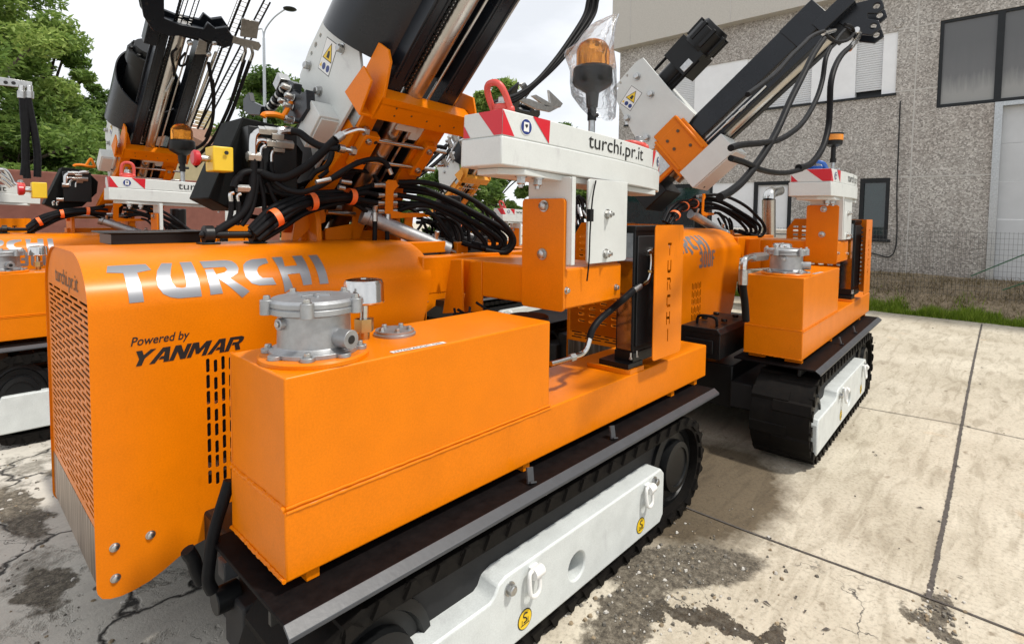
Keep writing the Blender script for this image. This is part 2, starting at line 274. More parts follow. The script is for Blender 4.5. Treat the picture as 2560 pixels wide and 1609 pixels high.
# ---------------------------------------------------------------- mesh builder
SPLIT = {'white_pier', 'clamp_ear', 'hose_fitting', 'port', 'bolt', 'panel_joint', 'foot', 'round_sticker', 'stripe_sticker', 'slide_pad', 'side_leg', 'tie_rod', 'guide_rod', 'pump_unit', 'gripper', 'wiring', 'wall_fitting', 'hose_guide', 'bolt_hole', 'cable_tie', 'slide_rail', 'rating_plate', 'handle', 'guide_frame'}
def inside(L, x, y):
    r = False; j = len(L)-1
    for i in range(len(L)):
        (a, b), (c, d) = L[i], L[j]
        if (b > y) != (d > y) and x < (c-a)*(y-b)/(d-b)+a: r = not r
        j = i
    return r
class MB:
    def __init__(s): s.v = []; s.f = []; s.m = []; s.mats = []
    def mi(s, m):
        if m not in s.mats: s.mats.append(m)
        return s.mats.index(m)
    def add(s, vs, fs, m):
        o = len(s.v); k = s.mi(m); s.v += [tuple(v) for v in vs]
        for f in fs: s.f.append(tuple(i+o for i in f)); s.m.append(k)
    def box(s, a, b, m, M=None):
        x0, y0, z0 = [min(p, q) for p, q in zip(a, b)]; x1, y1, z1 = [max(p, q) for p, q in zip(a, b)]
        vs = [Vector(p) for p in ((x0,y0,z0),(x1,y0,z0),(x1,y1,z0),(x0,y1,z0),(x0,y0,z1),(x1,y0,z1),(x1,y1,z1),(x0,y1,z1))]
        if M is not None: vs = [M@p for p in vs]
        s.add(vs, [(0,3,2,1),(4,5,6,7),(0,1,5,4),(1,2,6,5),(2,3,7,6),(3,0,4,7)], m); return s
    def prism(s, poly, ax, a, b, m, M=None):
        """poly in the two other axes (cyclic order kept as x,y,z without ax), extruded from a to b along ax"""
        def P(p, t):
            q = list(p); q.insert(ax, t); q = Vector(q); return M@q if M is not None else q
        n = len(poly); vs = [P(p, a) for p in poly]+[P(p, b) for p in poly]
        ar = sum(poly[i][0]*poly[(i+1)%n][1]-poly[(i+1)%n][0]*poly[i][1] for i in range(n))
        flip = (ar > 0) != (b > a)
        if ax == 1: flip = not flip
        fs = [tuple(range(n))[::-1], tuple(range(n, 2*n))]+[(i, (i+1)%n, n+(i+1)%n, n+i) for i in range(n)]
        if flip: fs = [f[::-1] for f in fs]
        s.add(vs, fs, m); return s
    def holed(s, outer, holes, ax, a, b, m, hm=None):
        """flat plate with real holes, between a and b along ax"""
        allp = [outer]+holes; flat = [p for l in allp for p in l]; ed = []; o = 0
        for l in allp: ed += [(o+i, o+(i+1) % len(l)) for i in range(len(l))]; o += len(l)
        nv, _, tri, ov, _, _ = delaunay_2d_cdt([Vector((p[0], p[1])) for p in flat], ed, [], 0, 1e-7)
        hb = [(min(p[0] for p in l), max(p[0] for p in l), min(p[1] for p in l), max(p[1] for p in l), l) for l in holes]
        def keep(t):
            x, y = sum(nv[i].x for i in t)/3, sum(nv[i].y for i in t)/3
            return inside(outer, x, y) and not any(a0 < x < a1 and b0 < y < b1 and inside(l, x, y) for a0, a1, b0, b1, l in hb)
        tri = [t for t in tri if keep(t)]
        def P(p, t): q = [p[0], p[1]]; q.insert(ax, t); return q
        vs = [P(p, a) for p in nv]+[P(p, b) for p in nv]; k = len(nv)
        s.add(vs, [tuple(t) for t in tri]+[tuple(i+k for i in t[::-1]) for t in tri], m); tri = []; n = len(flat)
        vs = [P(p, a) for p in flat]+[P(p, b) for p in flat]; fs = []
        for t in tri: fs += [tuple(t), tuple(i+n for i in t[::-1])]
        o = 0; sf = []
        for l in allp:
            k = len(l); sf += [(o+i, o+(i+1)%k, n+o+(i+1)%k, n+o+i) for i in range(k)]; o += k
        s.add(vs, fs+sf, m); return s
    def cyl(s, p, q, r, m, r2=None, n=16, caps=True):
        p, q = Vector(p), Vector(q); r2 = r if r2 is None else r2; d = (q-p).normalized()
        a = d.orthogonal().normalized(); b = d.cross(a); vs = []
        for c, rr in ((p, r), (q, r2)):
            for i in range(n): t = 2*math.pi*i/n; vs.append(c+a*rr*math.cos(t)+b*rr*math.sin(t))
        fs = [(i, (i+1)%n, n+(i+1)%n, n+i) for i in range(n)]
        if caps: fs += [tuple(range(n))[::-1], tuple(range(n, 2*n))]
        s.add(vs, fs, m); return s
    def lathe(s, o, d, prof, m, n=24):
        o, d = Vector(o), Vector(d).normalized(); a = d.orthogonal().normalized(); b = d.cross(a); vs = []; k = len(prof)
        for i in range(n):
            t = 2*math.pi*i/n; e = a*math.cos(t)+b*math.sin(t)
            vs += [o+d*h+e*r for r, h in prof]
        fs = [(i*k+j, ((i+1)%n)*k+j, ((i+1)%n)*k+j+1, i*k+j+1) for i in range(n) for j in range(k-1)]
        fs += [tuple(i*k for i in range(n))[::-1], tuple(i*k+k-1 for i in range(n))]
        s.add(vs, fs, m); return s
    def bolt(s, p, d, r, m, h=None, washer=True):
        p, d = Vector(p), Vector(d).normalized(); h = h or r*1.1
        if washer: s.cyl(p, p+d*r*.25, r*1.35, m, n=16); p = p+d*r*.25
        s.cyl(p, p+d*h*.85, r, m, n=6); s.cyl(p+d*h*.85, p+d*h, r*.95, m, r2=r*.75, n=12); return s
    def tube(s, pts, r, m, n=8, smooth=8, closed=False):
        P = spline(pts, smooth, closed); k = len(P); up = None; vs = []
        for i, p in enumerate(P):
            if closed: t = (P[(i+1)%k]-P[i-1]).normalized()
            else: t = (P[min(i+1, k-1)]-P[max(i-1, 0)]).normalized()
            if up is None: up = t.orthogonal().normalized()
            up = (up-t*up.dot(t)); up = up.normalized() if up.length > 1e-6 else t.orthogonal().normalized()
            bb = t.cross(up)
            for j in range(n): a = 2*math.pi*j/n; vs.append(p+up*r*math.cos(a)+bb*r*math.sin(a))
        kk = k if closed else k-1
        fs = [(i*n+j, i*n+(j+1)%n, ((i+1)%k)*n+(j+1)%n, ((i+1)%k)*n+j) for i in range(kk) for j in range(n)]
        if not closed: fs += [tuple(range(n))[::-1], tuple(range((k-1)*n, k*n))]
        s.add(vs, fs, m); return s
    def sphere(s, c, r, m, n=12, sc=(1, 1, 1)):
        c = Vector(c); vs = []; h = n//2
        for i in range(h+1):
            for j in range(n):
                a = math.pi*i/h; b = 2*math.pi*j/n
                vs.append(c+Vector((r*sc[0]*math.sin(a)*math.cos(b), r*sc[1]*math.sin(a)*math.sin(b), r*sc[2]*math.cos(a))))
        s.add(vs, [(i*n+j, (i+1)*n+j, (i+1)*n+(j+1)%n, i*n+(j+1)%n) for i in range(h) for j in range(n)], m); return s
    def sheet(s, pts, m): s.add(pts, [tuple(range(len(pts)))], m); return s
    def pieces(s, pad=.0015):
        """separate pieces of this builder, pieces that touch kept together"""
        n = len(s.v); par = list(range(n))
        def find(i):
            while par[i] != i: par[i] = par[par[i]]; i = par[i]
            return i
        for f in s.f:
            a = find(f[0])
            for i in f[1:]: par[find(i)] = a
        grp = {}
        for i in range(n): grp.setdefault(find(i), []).append(i)
        bb = []
        for r, ids in grp.items():
            A = np.array([s.v[i] for i in ids]); bb.append([A.min(0)-pad, A.max(0)+pad, {r}])
        ch = True
        while ch:
            ch = False
            for i in range(len(bb)):
                for j in range(i+1, len(bb)):
                    if (bb[i][0] <= bb[j][1]).all() and (bb[j][0] <= bb[i][1]).all():
                        bb[i] = [np.minimum(bb[i][0], bb[j][0]), np.maximum(bb[i][1], bb[j][1]), bb[i][2] | bb[j][2]]; bb.pop(j); ch = True; break
                if ch: break
        out = []
        for _, _, rs in bb:
            m = MB(); mp_ = {}
            for f, k in zip(s.f, s.m):
                if find(f[0]) in rs:
                    g = []
                    for i in f:
                        if i not in mp_: mp_[i] = len(m.v); m.v.append(s.v[i])
                        g.append(mp_[i])
                    m.f.append(tuple(g)); m.m.append(m.mi(s.mats[k]))
            out.append(m)
        return out
    def build(s, name, parent=None, bevel=0, ang=35, M=None, seg=2, split=None):
        if split is None: split = name in SPLIT
        if split:
            ps = s.pieces()
            if len(ps) > 1: return [q.build(name, parent, bevel, ang, M, seg, False) for q in ps][0]
        me = bpy.data.meshes.new(name); me.from_pydata([tuple(v) for v in s.v], [], s.f)
        for m in s.mats: me.materials.append(m)
        me.polygons.foreach_set('material_index', s.m)
        me.validate(); bm = bmesh.new(); bm.from_mesh(me); bmesh.ops.remove_doubles(bm, verts=bm.verts, dist=1e-5)
        bmesh.ops.recalc_face_normals(bm, faces=bm.faces); bm.to_mesh(me); bm.free()
        me.shade_smooth(); me.set_sharp_from_angle(angle=R(ang))
        o = bpy.data.objects.new(name, me); COL.objects.link(o)
        if parent is not None: o.parent = parent
        if M is not None: o.matrix_local = M
        if bevel:
            b = o.modifiers.new('bevel', 'BEVEL'); b.width = bevel; b.segments = seg; b.limit_method = 'ANGLE'; b.angle_limit = R(40); b.harden_normals = False
        return o
def spline(pts, k=8, closed=False):
    P = [Vector(p) for p in pts]
    if len(P) < 3 and not closed: return P
    out = []; n = len(P)
    for i in range(n if closed else n-1):
        g = (lambda j: P[j % n]) if closed else (lambda j: P[max(0, min(n-1, j))])
        a, b, c, d = g(i-1), g(i), g(i+1), g(i+2)
        for j in range(k):
            t = j/k; out.append(.5*((2*b)+(c-a)*t+(2*a-5*b+4*c-d)*t*t+(3*b-a-3*c+d)*t**3))
    if not closed: out.append(P[-1])
    return out
def pill(cx, cy, wx, wy, n=5):
    """rounded slot outline"""
    r = min(wx, wy)/2; o = []
    for k, (sx, sy, a0) in enumerate(((1, 1, 0), (-1, 1, 90), (-1, -1, 180), (1, -1, 270))):
        for i in range(n):
            a = R(a0+90*i/(n-1)); o.append((cx+sx*(wx/2-r)+r*math.cos(a), cy+sy*(wy/2-r)+r*math.sin(a)))
    return [p for i, p in enumerate(o) if (Vector(p)-Vector(o[i-1])).length > 1e-6]
def rrect(x0, y0, x1, y1, r, n=5): 
    o = []
    for cx, cy, a0 in ((x1-r, y1-r, 0), (x0+r, y1-r, 90), (x0+r, y0+r, 180), (x1-r, y0+r, 270)):
        o += [(cx+r*math.cos(R(a0+90*i/(n-1))), cy+r*math.sin(R(a0+90*i/(n-1)))) for i in range(n)]
    return o
def disc(c, r, n=24): return [(c[0]+r*math.cos(2*math.pi*i/n), c[1]+r*math.sin(2*math.pi*i/n)) for i in range(n)]
def text_polys(s, bold=0, shear=0, spacing=1.0):
    """flat lettering as vertices and faces, baseline at 0, from Blender's own built-in font"""
    c = bpy.data.curves.new('lettering', 'FONT'); c.body = s; c.offset = bold; c.shear = shear; c.space_character = spacing; c.resolution_u = 4
    o = bpy.data.objects.new('lettering', c); COL.objects.link(o)
    dg = bpy.context.evaluated_depsgraph_get(); dg.update()
    me = bpy.data.meshes.new_from_object(o.evaluated_get(dg)); vs = np.array([v.co[:2] for v in me.vertices]); fs = [tuple(p.vertices) for p in me.polygons]
    bpy.data.objects.remove(o); bpy.data.curves.remove(c); bpy.data.meshes.remove(me)
    return vs, fs
def lettering(mb, s, fn, x0, x1, y0, y1, m, ref=None, **k):
    """fit the text into the box x0..x1 (advance) and y0..y1 and place it with fn(x, y)"""
    vs, fs = text_polys(s, **k); lo, hi = vs.min(0), vs.max(0)
    q = (vs-lo)/(hi-lo); mb.add([fn(x0+(x1-x0)*a, y0+(y1-y0)*b) for a, b in q], fs, m)
def empty(name, loc=(0, 0, 0), rz=0, sc=1):
    o = bpy.data.objects.new(name, None); COL.objects.link(o); o.location = loc; o.rotation_euler = (0, 0, rz); o.scale = (sc,)*3; o.empty_display_size = .2; return o
def tag(o, label, cat, group=None, kind=None):
    if label: o['label'] = label
    if cat: o['category'] = cat
    if group: o['group'] = group
    if kind: o['kind'] = kind
    return o
def kids(o): return [c for c in bpy.data.objects if c.parent == o]
def dup(o, parent):
    c = o.copy(); COL.objects.link(c); c.parent = parent
    for ch in kids(o): dup(ch, c)
    return c
# ================================================================= THE SETTING
def jit(a): return (random.random()*2-1)*a
mb = MB()
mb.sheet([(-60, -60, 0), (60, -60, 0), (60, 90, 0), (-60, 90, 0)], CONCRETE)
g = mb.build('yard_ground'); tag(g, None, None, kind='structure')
def strip(name, pts, wd, m, z=.004, wob=.3, n=60):
    P = spline(pts, n)
    mb = MB(); L = []; Rr = []
    for i, p in enumerate(P):
        t = (P[min(i+1, len(P)-1)]-P[max(i-1, 0)]).normalized(); nn = Vector((-t.y, t.x, 0))
        L.append(p+nn*wd*(.5+wob*random.random()*.5)); Rr.append(p-nn*wd*(.5+wob*random.random()*.5))
    vs = L+Rr[:]; k = len(L)
    mb.add([(v.x, v.y, z) for v in vs], [(i, k+i, k+i+1, i+1) for i in range(k-1)], m)
    o = mb.build(name); tag(o, None, None, kind='structure'); return o
strip('expansion_joint', [(11.4, -1.13, 0), (8, -1.18, 0), (5.3, -1.23, 0), (3.8, -1.262, 0), (2.44, -1.281, 0)], .015, FOOTM, wob=1.0, n=130)
strip('expansion_joint', [(2.40, .3, 0), (2.40, -.444, 0), (2.44, -1.281, 0), (2.44, -1.7, 0), (2.45, -4, 0)], .011, FOOTM, z=.005)
strip('expansion_joint', [(5.2, .4, 0), (5.194, -.444, 0), (5.302, -1.23, 0), (5.274, -1.63, 0), (5.27, -5, 0)], .009, FOOTM, z=.005)
# loose chips of concrete lying about: uncountable crumbs in one object
mb = MB()
def chip(x, y, s, m):
    h = s*random.uniform(.3, .8); k = random.randint(4, 6); a0 = random.random()*6
    lo = [(x+s*random.uniform(.6, 1.1)*math.cos(a0+6.283*i/k), y+s*random.uniform(.4, 1)*math.sin(a0+6.283*i/k), .002) for i in range(k)]
    hi = [(x+(p[0]-x)*.7+jit(s*.1), y+(p[1]-y)*.7, .002+h*random.uniform(.6, 1)) for p in lo]
    mb.add(lo+hi, [tuple(range(k, 2*k))]+[(i, (i+1) % k, k+(i+1) % k, k+i) for i in range(k)], m)
for cx, cy, sx, sy, n in ((1.8, -.4, .35, .22, 240), (1.45, -.3, .35, .12, 160), (2.33, -1.33, .10, .05, 90), (-.4, 2.3, .3, .9, 320), (3, -1, 2.2, .5, 22), (7, -.6, 3, .8, 20)):
    for _ in range(n): chip(cx+random.gauss(0, sx), cy+random.gauss(0, sy), random.choice((.004, .005, .007, .009, .014)), random.choice((RUBBLE, SOIL, RUBBLE, PARAPET)))
o = mb.build('concrete_crumbs', ang=10); tag(o, 'loose crumbs and chips of broken concrete strewn over the yard', 'rubble', kind='stuff')
# a few dry leaves on the slab
mb = MB()
for u, v in ((2190, 1138), (2395, 1168), (2450, 960), (2455, 920), (2300, 1270), (2013, 1530), (2135, 1484), (2065, 1575), (2400, 1443), (1990, 1495), (2455, 845), (1917, 1510)):
    p = at(2, 0, u, v); a = random.random()*6.28; l = random.uniform(.012, .026); c, s = math.cos(a), math.sin(a)
    q = [(-l, 0, .004), (-.3*l, .35*l, .012), (l, .05*l, .006), (-.2*l, -.35*l, .010)]
    mb.add([(p.x+x*c-y*s, p.y+x*s+y*c, z) for x, y, z in q], [(0, 3, 2, 1)], FOOTM)
o = mb.build('dry_leaf_litter'); tag(o, 'small dry brown leaves and twigs scattered on the bright slab', 'leaf litter', kind='stuff')

# bank, grass and wall
mb = MB(); n = 70; ys = [-30+i*50/n for i in range(n+1)]; xs = [(11.55, -.01), (11.8, .03), (12.1, .09), (12.5, .28), (13.0, .5), (13.45, .60), (14.5, .62)]
vs = [(x+jit(.03), y, z+jit(.02 if z > 0 else 0)) for y in ys for x, z in xs]; k = len(xs)
mb.add(vs, [(i*k+j, i*k+j+1, (i+1)*k+j+1, (i+1)*k+j) for i in range(n) for j in range(k-1)], SOIL)
o = mb.build('earth_bank', ang=80); tag(o, None, None, kind='structure')
def blades(name, label, cat, fn, n, m, h, wd, lean=.5):
    V = np.zeros((n, 3, 3)); sh = rng.random(n)
    for i in range(n):
        x, y, z = fn(); hh = h*random.uniform(.4, 1.2)*(.75+.3*math.sin(y*3.7+x*9)+.2*math.sin(y*11.3)); a = random.random()*6.28; b = random.random()*6.28; l = lean*hh*random.random()
        V[i] = [(x-wd*math.cos(a), y-wd*math.sin(a), z), (x+wd*math.cos(a), y+wd*math.sin(a), z), (x+l*math.cos(b), y+l*math.sin(b), z+hh)]
    return leafmesh(name, V.reshape(-1, 3), np.arange(n*3).reshape(-1, 3), sh, m, label, cat)
def leafmesh(name, V, F, shade, m, label=None, cat=None, kind='stuff', parent=None):
    me = bpy.data.meshes.new(name); nf, kk = F.shape
    me.vertices.add(len(V)); me.vertices.foreach_set('co', V.astype(np.float32).ravel())
    me.loops.add(nf*kk); me.loops.foreach_set('vertex_index', F.astype(np.int32).ravel())
    me.polygons.add(nf); me.polygons.foreach_set('loop_start', np.arange(nf, dtype=np.int32)*kk); me.polygons.foreach_set('loop_total', np.full(nf, kk, dtype=np.int32))
    me.materials.append(m); at_ = me.attributes.new('shade', 'FLOAT', 'FACE'); at_.data.foreach_set('value', shade.astype(np.float32))
    me.update(); me.validate(); o = bpy.data.objects.new(name, me); COL.objects.link(o)
    if parent is not None: o.parent = parent
    elif label: tag(o, label, cat, kind=kind)
    return o
def bankz(x): return float(np.interp(x, [a for a, _ in xs], [b for _, b in xs]))
def gfn():
    y = random.uniform(-3.2, 3.5); x = 11.52+abs(random.gauss(0, .24+.10*math.sin(y*5.1)+.06*math.sin(y*13.7))); return x, y, bankz(x)
blades('verge_grass', 'strip of bright green grass along the edge of the concrete yard', 'grass', gfn, 15000, GRASS, .19, .007, .7)
def dfn():
    x = random.uniform(11.9, 13.4); y = random.uniform(-3.2, 5); return x, y, bankz(x)
blades('dry_bank_grass', 'dry brown grass and weeds on the bank below the wall', 'dry grass', dfn, 6500, DRYG, .12, .006, 1.2)

# ----------------------------------------------------------------- factory building
X0 = 13.5
fac = empty('factory_building', (X0, 3, .6)); tag(fac, 'grey pebble-dash factory building with white shuttered windows and roller door', 'building')
FM = Matrix.Translation((-X0, -3, -.6))
mb = MB()
# facade panel with real openings (y, z)
def rect(y0, y1, z0, z1): return [(y0, z0), (y1, z0), (y1, z1), (y0, z1)]
upper = rect(.57, 7.3, 4.47, 5.78); big = rect(-3.6, -.15, 4.06, 5.83); low1 = rect(.585, 1.15, 1.32, 2.66); low2 = rect(2.57, 7.2, .9, 2.66); door = rect(-3.4, -1.13, .3, 4.0)
mb.holed(rect(-14, 7.5, .2, 6.72), [upper, big, low1, low2, door], 0, X0, X0+.3, AGG)
mb.box((X0+.3, 7.44, .2), (X0+14, 7.5, 6.72), AGG)
mb.build('wall', fac, M=FM)
mb = MB(); mb.box((X0-.28, -14, 6.68), (X0+.5, 7.62, 9.6), PARAPET); mb.box((X0+.5, 7.55, 6.68), (X0+14, 7.62, 9.6), PARAPET); mb.box((X0+.31, -13.9, 6.66), (X0+14, 7.54, 6.70), DARK)
mb.build('parapet', fac, M=FM)
mb = MB()
for y in (7.0, 4.1, .22, -2.6, -5): 
    mb.box((X0-.285, y-.012, 6.70), (X0-.278, y+.012, 9.5), JOINT)
for y in (.227,): mb.box((X0-.004, y-.012, .6), (X0+.01, y+.012, 6.66), JOINT)
for z, y0, y1 in ((5.80, -.13, .57), (4.49, -.13, .57), (2.66, -1.1, .58)): mb.box((X0-.005, y0, z-.012), (X0+.01, y1, z+.012), JOINT)
mb.build('panel_joint', fac, M=FM)
mb = MB()  # white upper infill band: plaster piers between shutters
for y0, y1 in ((.57, .83), (1.34, 2.24), (3.74, 5.14), (6.6, 7.3)): mb.box((X0+.03, y0, 4.47), (X0+.29, y1, 5.78), PLASTER)
for y0, y1 in ((3.47, 4.55),): mb.box((X0+.03, y0, .9), (X0+.29, y1, 2.66), PLASTER)
mb.build('white_pier', fac, M=FM)
for y0, y1 in ((.83, 1.34), (2.24, 3.74), (5.14, 6.6)):
    mb = MB(); z = 5.70; mb.box((X0+.06, y0, 5.70), (X0+.28, y1, 5.78), PLASTER)
    lo = 4.62 if y0 < 1 else 4.50
    prof = []; zz_ = 5.70
    while zz_ > lo: prof += [(X0+.10, zz_), (X0+.085, zz_-.012), (X0+.085, zz_-.044), (X0+.10, zz_-.05)]; zz_ -= .05
    poly = [(p[0], p[1]) for p in prof]+[(X0+.13, lo), (X0+.13, 5.70)]
    mb.prism(poly, 1, y0+.002, y1-.002, SHUT); sh = mb.build('window_shutter', fac, M=FM)
    mb = MB(); mb.box((X0+.2, y0, 4.47), (X0+.27, y1, lo), FRAMEM); mb.build('window', fac, M=FM)
mb = MB(); mb.box((X0-.05, .55, 4.42), (X0+.05, 7.3, 4.468), FRAMEM); mb.build('window_sill', fac, M=FM)
# big workshop window
mb = MB()
for y0, y1 in ((-.21, -.15), (-1.15, -1.04), (-2.1, -2.02)): mb.box((X0+.02, y0, 4.06), (X0+.12, y1, 5.83), FRAMEM)
for z0, z1 in ((4.06, 4.13), (5.78, 5.83)): mb.box((X0+.022, -3.6, z0), (X0+.118, -.15, z1), FRAMEM)
wf = mb.build('window', fac, M=FM)
mb = MB(); mb.box((X0+.06, -3.6, 4.1), (X0+.075, -.16, 5.8), GLASSD); mb.build('pane', wf)
# lower window right and entrance
mb = MB()
for a, b in ((.585, .66), (1.07, 1.15)): mb.box((X0+.01, a, 1.32), (X0+.12, b, 2.66), FRAMEM)
for a, b in ((1.32, 1.40), (2.56, 2.66)): mb.box((X0+.012, .585, a), (X0+.118, 1.15, b), FRAMEM)
wf = mb.build('window', fac, M=FM); mb = MB(); mb.box((X0+.06, .6, 1.34), (X0+.075, 1.13, 2.63), GLASSG); mb.build('pane', wf)
mb = MB(); mb.box((X0-.05, .53, 1.26), (X0+.06, 1.2, 1.318), FRAMEM); mb.build('window_sill', fac, M=FM)
mb = MB()
for a, b in ((2.57, 2.66), (3.38, 3.47)): mb.box((X0+.0, a, .9), (X0+.14, b, 2.66), FRAMEM)
mb.box((X0+.002, 2.57, 2.57), (X0+.138, 3.47, 2.66), FRAMEM)
dr = mb.build('door_frame', fac, M=FM); mb = MB(); mb.box((X0+.06, 2.66, .9), (X0+.1, 3.38, 2.57), PLASTER); mb.build('door', dr)
mb = MB(); mb.box((X0+.02, 4.55, 2.56), (X0+.13, 7.2, 2.66), FRAMEM); mb.box((X0+.022, 4.55, .9), (X0+.128, 4.63, 2.56), FRAMEM); mb.box((X0+.022, 5.9, .9), (X0+.128, 5.97, 2.56), FRAMEM)
wf = mb.build('window', fac, M=FM); mb = MB(); mb.box((X0+.06, 4.56, .95), (X0+.08, 7.2, 2.6), GLASSG); mb.build('pane', wf)
# large roller door with galvanised frame
mb = MB(); mb.box((X0-.03, -1.19, .3), (X0+.1, -1.07, 4.06), GALV); mb.box((X0-.028, -3.5, 3.98), (X0+.1, -1.19, 4.06), GALV)
dr = mb.build('door_frame', fac, M=FM); mb = MB()
for i in range(5): mb.box((X0+.12, -3.4, .3+i*.742), (X0+.17, -1.13, .3+i*.742+.738), DOORM)
mb.build('door', dr)
mb = MB(); mb.tube([(X0-.03, .47, 4.28), (X0-.03, .455, 2.5), (X0-.03, .445, 1.06), (X0-.03, .9, 1.0), (X0-.03, 1.6, .98)], .012, FRAMEM, n=6); mb.build('cable_pipe', fac, M=FM)
mb = MB(); mb.cyl((X0-.02, .56, 5.92), (X0+.05, .56, 5.92), .07, AGG, n=14); mb.build('wall_fitting', fac, M=FM)

# wire mesh fence in front of the wall
fe = empty('wire_fence', (12.55, -1, .3)); tag(fe, 'thin wire mesh fence with green stays in front of the factory wall', 'fence')
fm = Matrix.Translation((-12.55, 1, -.3)); mb = MB()
for i in range(170): y = -3.5+i*.06; mb.cyl((12.55, y, .27), (12.55, y, 1.55), .0027, WIRE, n=4, caps=False)
for i in range(13): z = .33+i*.1; mb.cyl((12.553, -3.5, z), (12.553, 6.7, z), .0027, WIRE, n=4, caps=False)
mb.build('wire_mesh', fe, M=fm)
for y in (-3.4, 1.35, 4.1): mb = MB(); mb.cyl((12.57, y, 0), (12.57, y, 1.6), .02, GALV, n=8); mb.build('post', fe, M=fm)
mb = MB(); mb.cyl((12.5, -1.75, 1.25), (12.45, -.9, .72), .012, GREENWIRE, n=6); mb.cyl((12.5, -1.75, .72), (12.48, -1.35, .5), .012, GREENWIRE, n=6); mb.build('stay_wire', fe, M=fm)
# ----------------------------------------------------------------- trees
def tree(label, px, dist, ztop, rad, nclump, nleaf, leafm, ls, seed, zlow=1.0, cat='tree'):
    """crown of leaf clumps carried by limbs on a tapered trunk"""
    rg = np.random.default_rng(seed); rd = random.Random(seed)
    d = ray(px, 560); d = Vector((d.x, d.y, 0)); d.normalize(); c = Vector((CAMPOS.x, CAMPOS.y, 0))+d*dist
    root = empty('leafy_tree', (c.x, c.y, 0)); tag(root, label, cat)
    H = ztop; mb = MB(); mb.tube([(0, 0, -.1), (jit(.1), jit(.1), H*.25), (jit(.2), jit(.2), H*.5), (jit(.3), jit(.3), H*.8)], .02*H, BARK, n=9)
    cl = []
    for i in range(nclump):
        z = zlow+(H-zlow)*rd.random()**.85; f = (z-zlow)/(H-zlow); rr = rad*(.35+.65*math.sin(math.pi*min(1, .25+.75*f)))*math.sqrt(rd.random()); a = rd.random()*6.283
        p = Vector((rr*math.cos(a), rr*math.sin(a), z-.25)); cl.append(p)
        b = Vector((jit(.05), jit(.05), max(.8, z*.55)))
        if i % 2 == 0: mb.tube([b, (b+p)*.5+Vector((0, 0, .15)), p], .012*H*.35, BARK, n=5, smooth=4)
    mb.build('trunk', root)
    k = np.array([tuple(p) for p in cl]); idx = rg.integers(0, nclump, nleaf)
    cs = (rad*.22)*(.6+.8*rg.random(nclump)); base = rg.normal(.45, .16, nclump)
    off = rg.normal(0, 1, (nleaf, 3)); off /= np.linalg.norm(off, axis=1)[:, None]; off *= (rg.random(nleaf)**.45)[:, None]*cs[idx][:, None]; off[:, 2] *= .62
    C = k[idx]+off; C[:, 2] = np.maximum(C[:, 2], .15)
    A = rg.normal(0, 1, (nleaf, 3)); A[:, 2] = A[:, 2]*.6-.25; A /= np.linalg.norm(A, axis=1)[:, None]
    B = np.cross(A, rg.normal(0, 1, (nleaf, 3))); B /= np.linalg.norm(B, axis=1)[:, None]
    L = ls*(.6+.8*rg.random(nleaf))[:, None]
    V = np.stack([C-A*L, C+B*L*.32, C+A*L, C-B*L*.32], 1).reshape(-1, 3)
    leafmesh('crown', V, np.arange(nleaf*4).reshape(-1, 4), np.clip(base[idx]+rg.normal(0, .16, nleaf), 0, 1), leafm, parent=root)
    return root
tree('tall light green tree towering at the left edge of the yard', -95, 15.5, 7.9, 2.3, 120, 62000, LEAF, .072, 1, .6)
tree('broad green tree just left of the upright black mast', 105, 17.5, 6.3, 1.75, 85, 46000, LEAF, .072, 2, 1.0)
tree('smaller green tree with a low crown beside the hose bracket', 200, 20, 5.6, 1.5, 60, 30000, LEAFD, .075, 3, .6)
tree('dark green shrubby tree low behind the red-brown wall', 40, 15.5, 3.6, 1.9, 50, 30000, LEAFD, .07, 4, .5)
tree('rounded green tree behind the double-armed street lamp', 690, 30, 8.6, 2.9, 80, 30000, LEAFD, .15, 5, 1)
tree('bushy green tree right behind the grey gearbox plate', 800, 27, 7.6, 2.4, 50, 20000, LEAF, .14, 6, 1)
tree('green tree seen between the big mast and the beacon', 1235, 27, 8.3, 1.9, 70, 26000, LEAF, .14, 7, 1)
tree('low dark green tree in front of the factory corner', 1400, 25, 5.9, 1.8, 60, 22000, LEAFD, .13, 8, .6)
tree('dark green bush filling the gap under the amber clamp', 1130, 17, 3.6, 1.8, 50, 18000, LEAFD, .11, 9, .3)
# ----------------------------------------------------------------- far left: wall, house, lamp
def ground_at(px, dist):
    d = ray(px, 560); d = Vector((d.x, d.y, 0)).normalized(); return Vector((CAMPOS.x+d.x*dist, CAMPOS.y+d.y*dist, 0))
a, b = ground_at(-250, 12.0), ground_at(700, 15.0); t = (b-a).normalized(); nn = Vector((-t.y, t.x, 0))*.2
mb = MB(); P = [a, b, b+nn, a+nn]; mb.add([(p.x, p.y, 0) for p in P]+[(p.x, p.y, 2.42) for p in P], [(3,2,1,0),(4,5,6,7),(0,1,5,4),(1,2,6,5),(2,3,7,6),(3,0,4,7)], BRICKW)
o = mb.build('boundary_wall', bevel=.02); tag(o, 'red-brown boundary wall behind the row of machines', 'wall')
h = ground_at(545, 32); ho = empty('house', (h.x, h.y, 0), R(30)); tag(ho, 'pale yellow house with terracotta roof far behind the hoses', 'house')
mb = MB(); mb.box((-3, -2.2, 0), (2.2, 4, 4.7), HOUSEY); mb.build('wall', ho)
mb = MB(); mb.prism([(-2.7, 4.65), (4.5, 4.65), (.9, 6.2)], 0, -3.4, 2.6, TILE); rf = mb.build('roof', ho)
mb = MB(); mb.box((-.6, .2, 5.9), (0, .7, 6.8), HOUSEY); mb.build('chimney', rf)
for x in (-2, .4): mb = MB(); mb.box((x, -2.26, 2.4), (x+.9, -2.15, 3.8), FRAMEM); mb.build('window', ho)
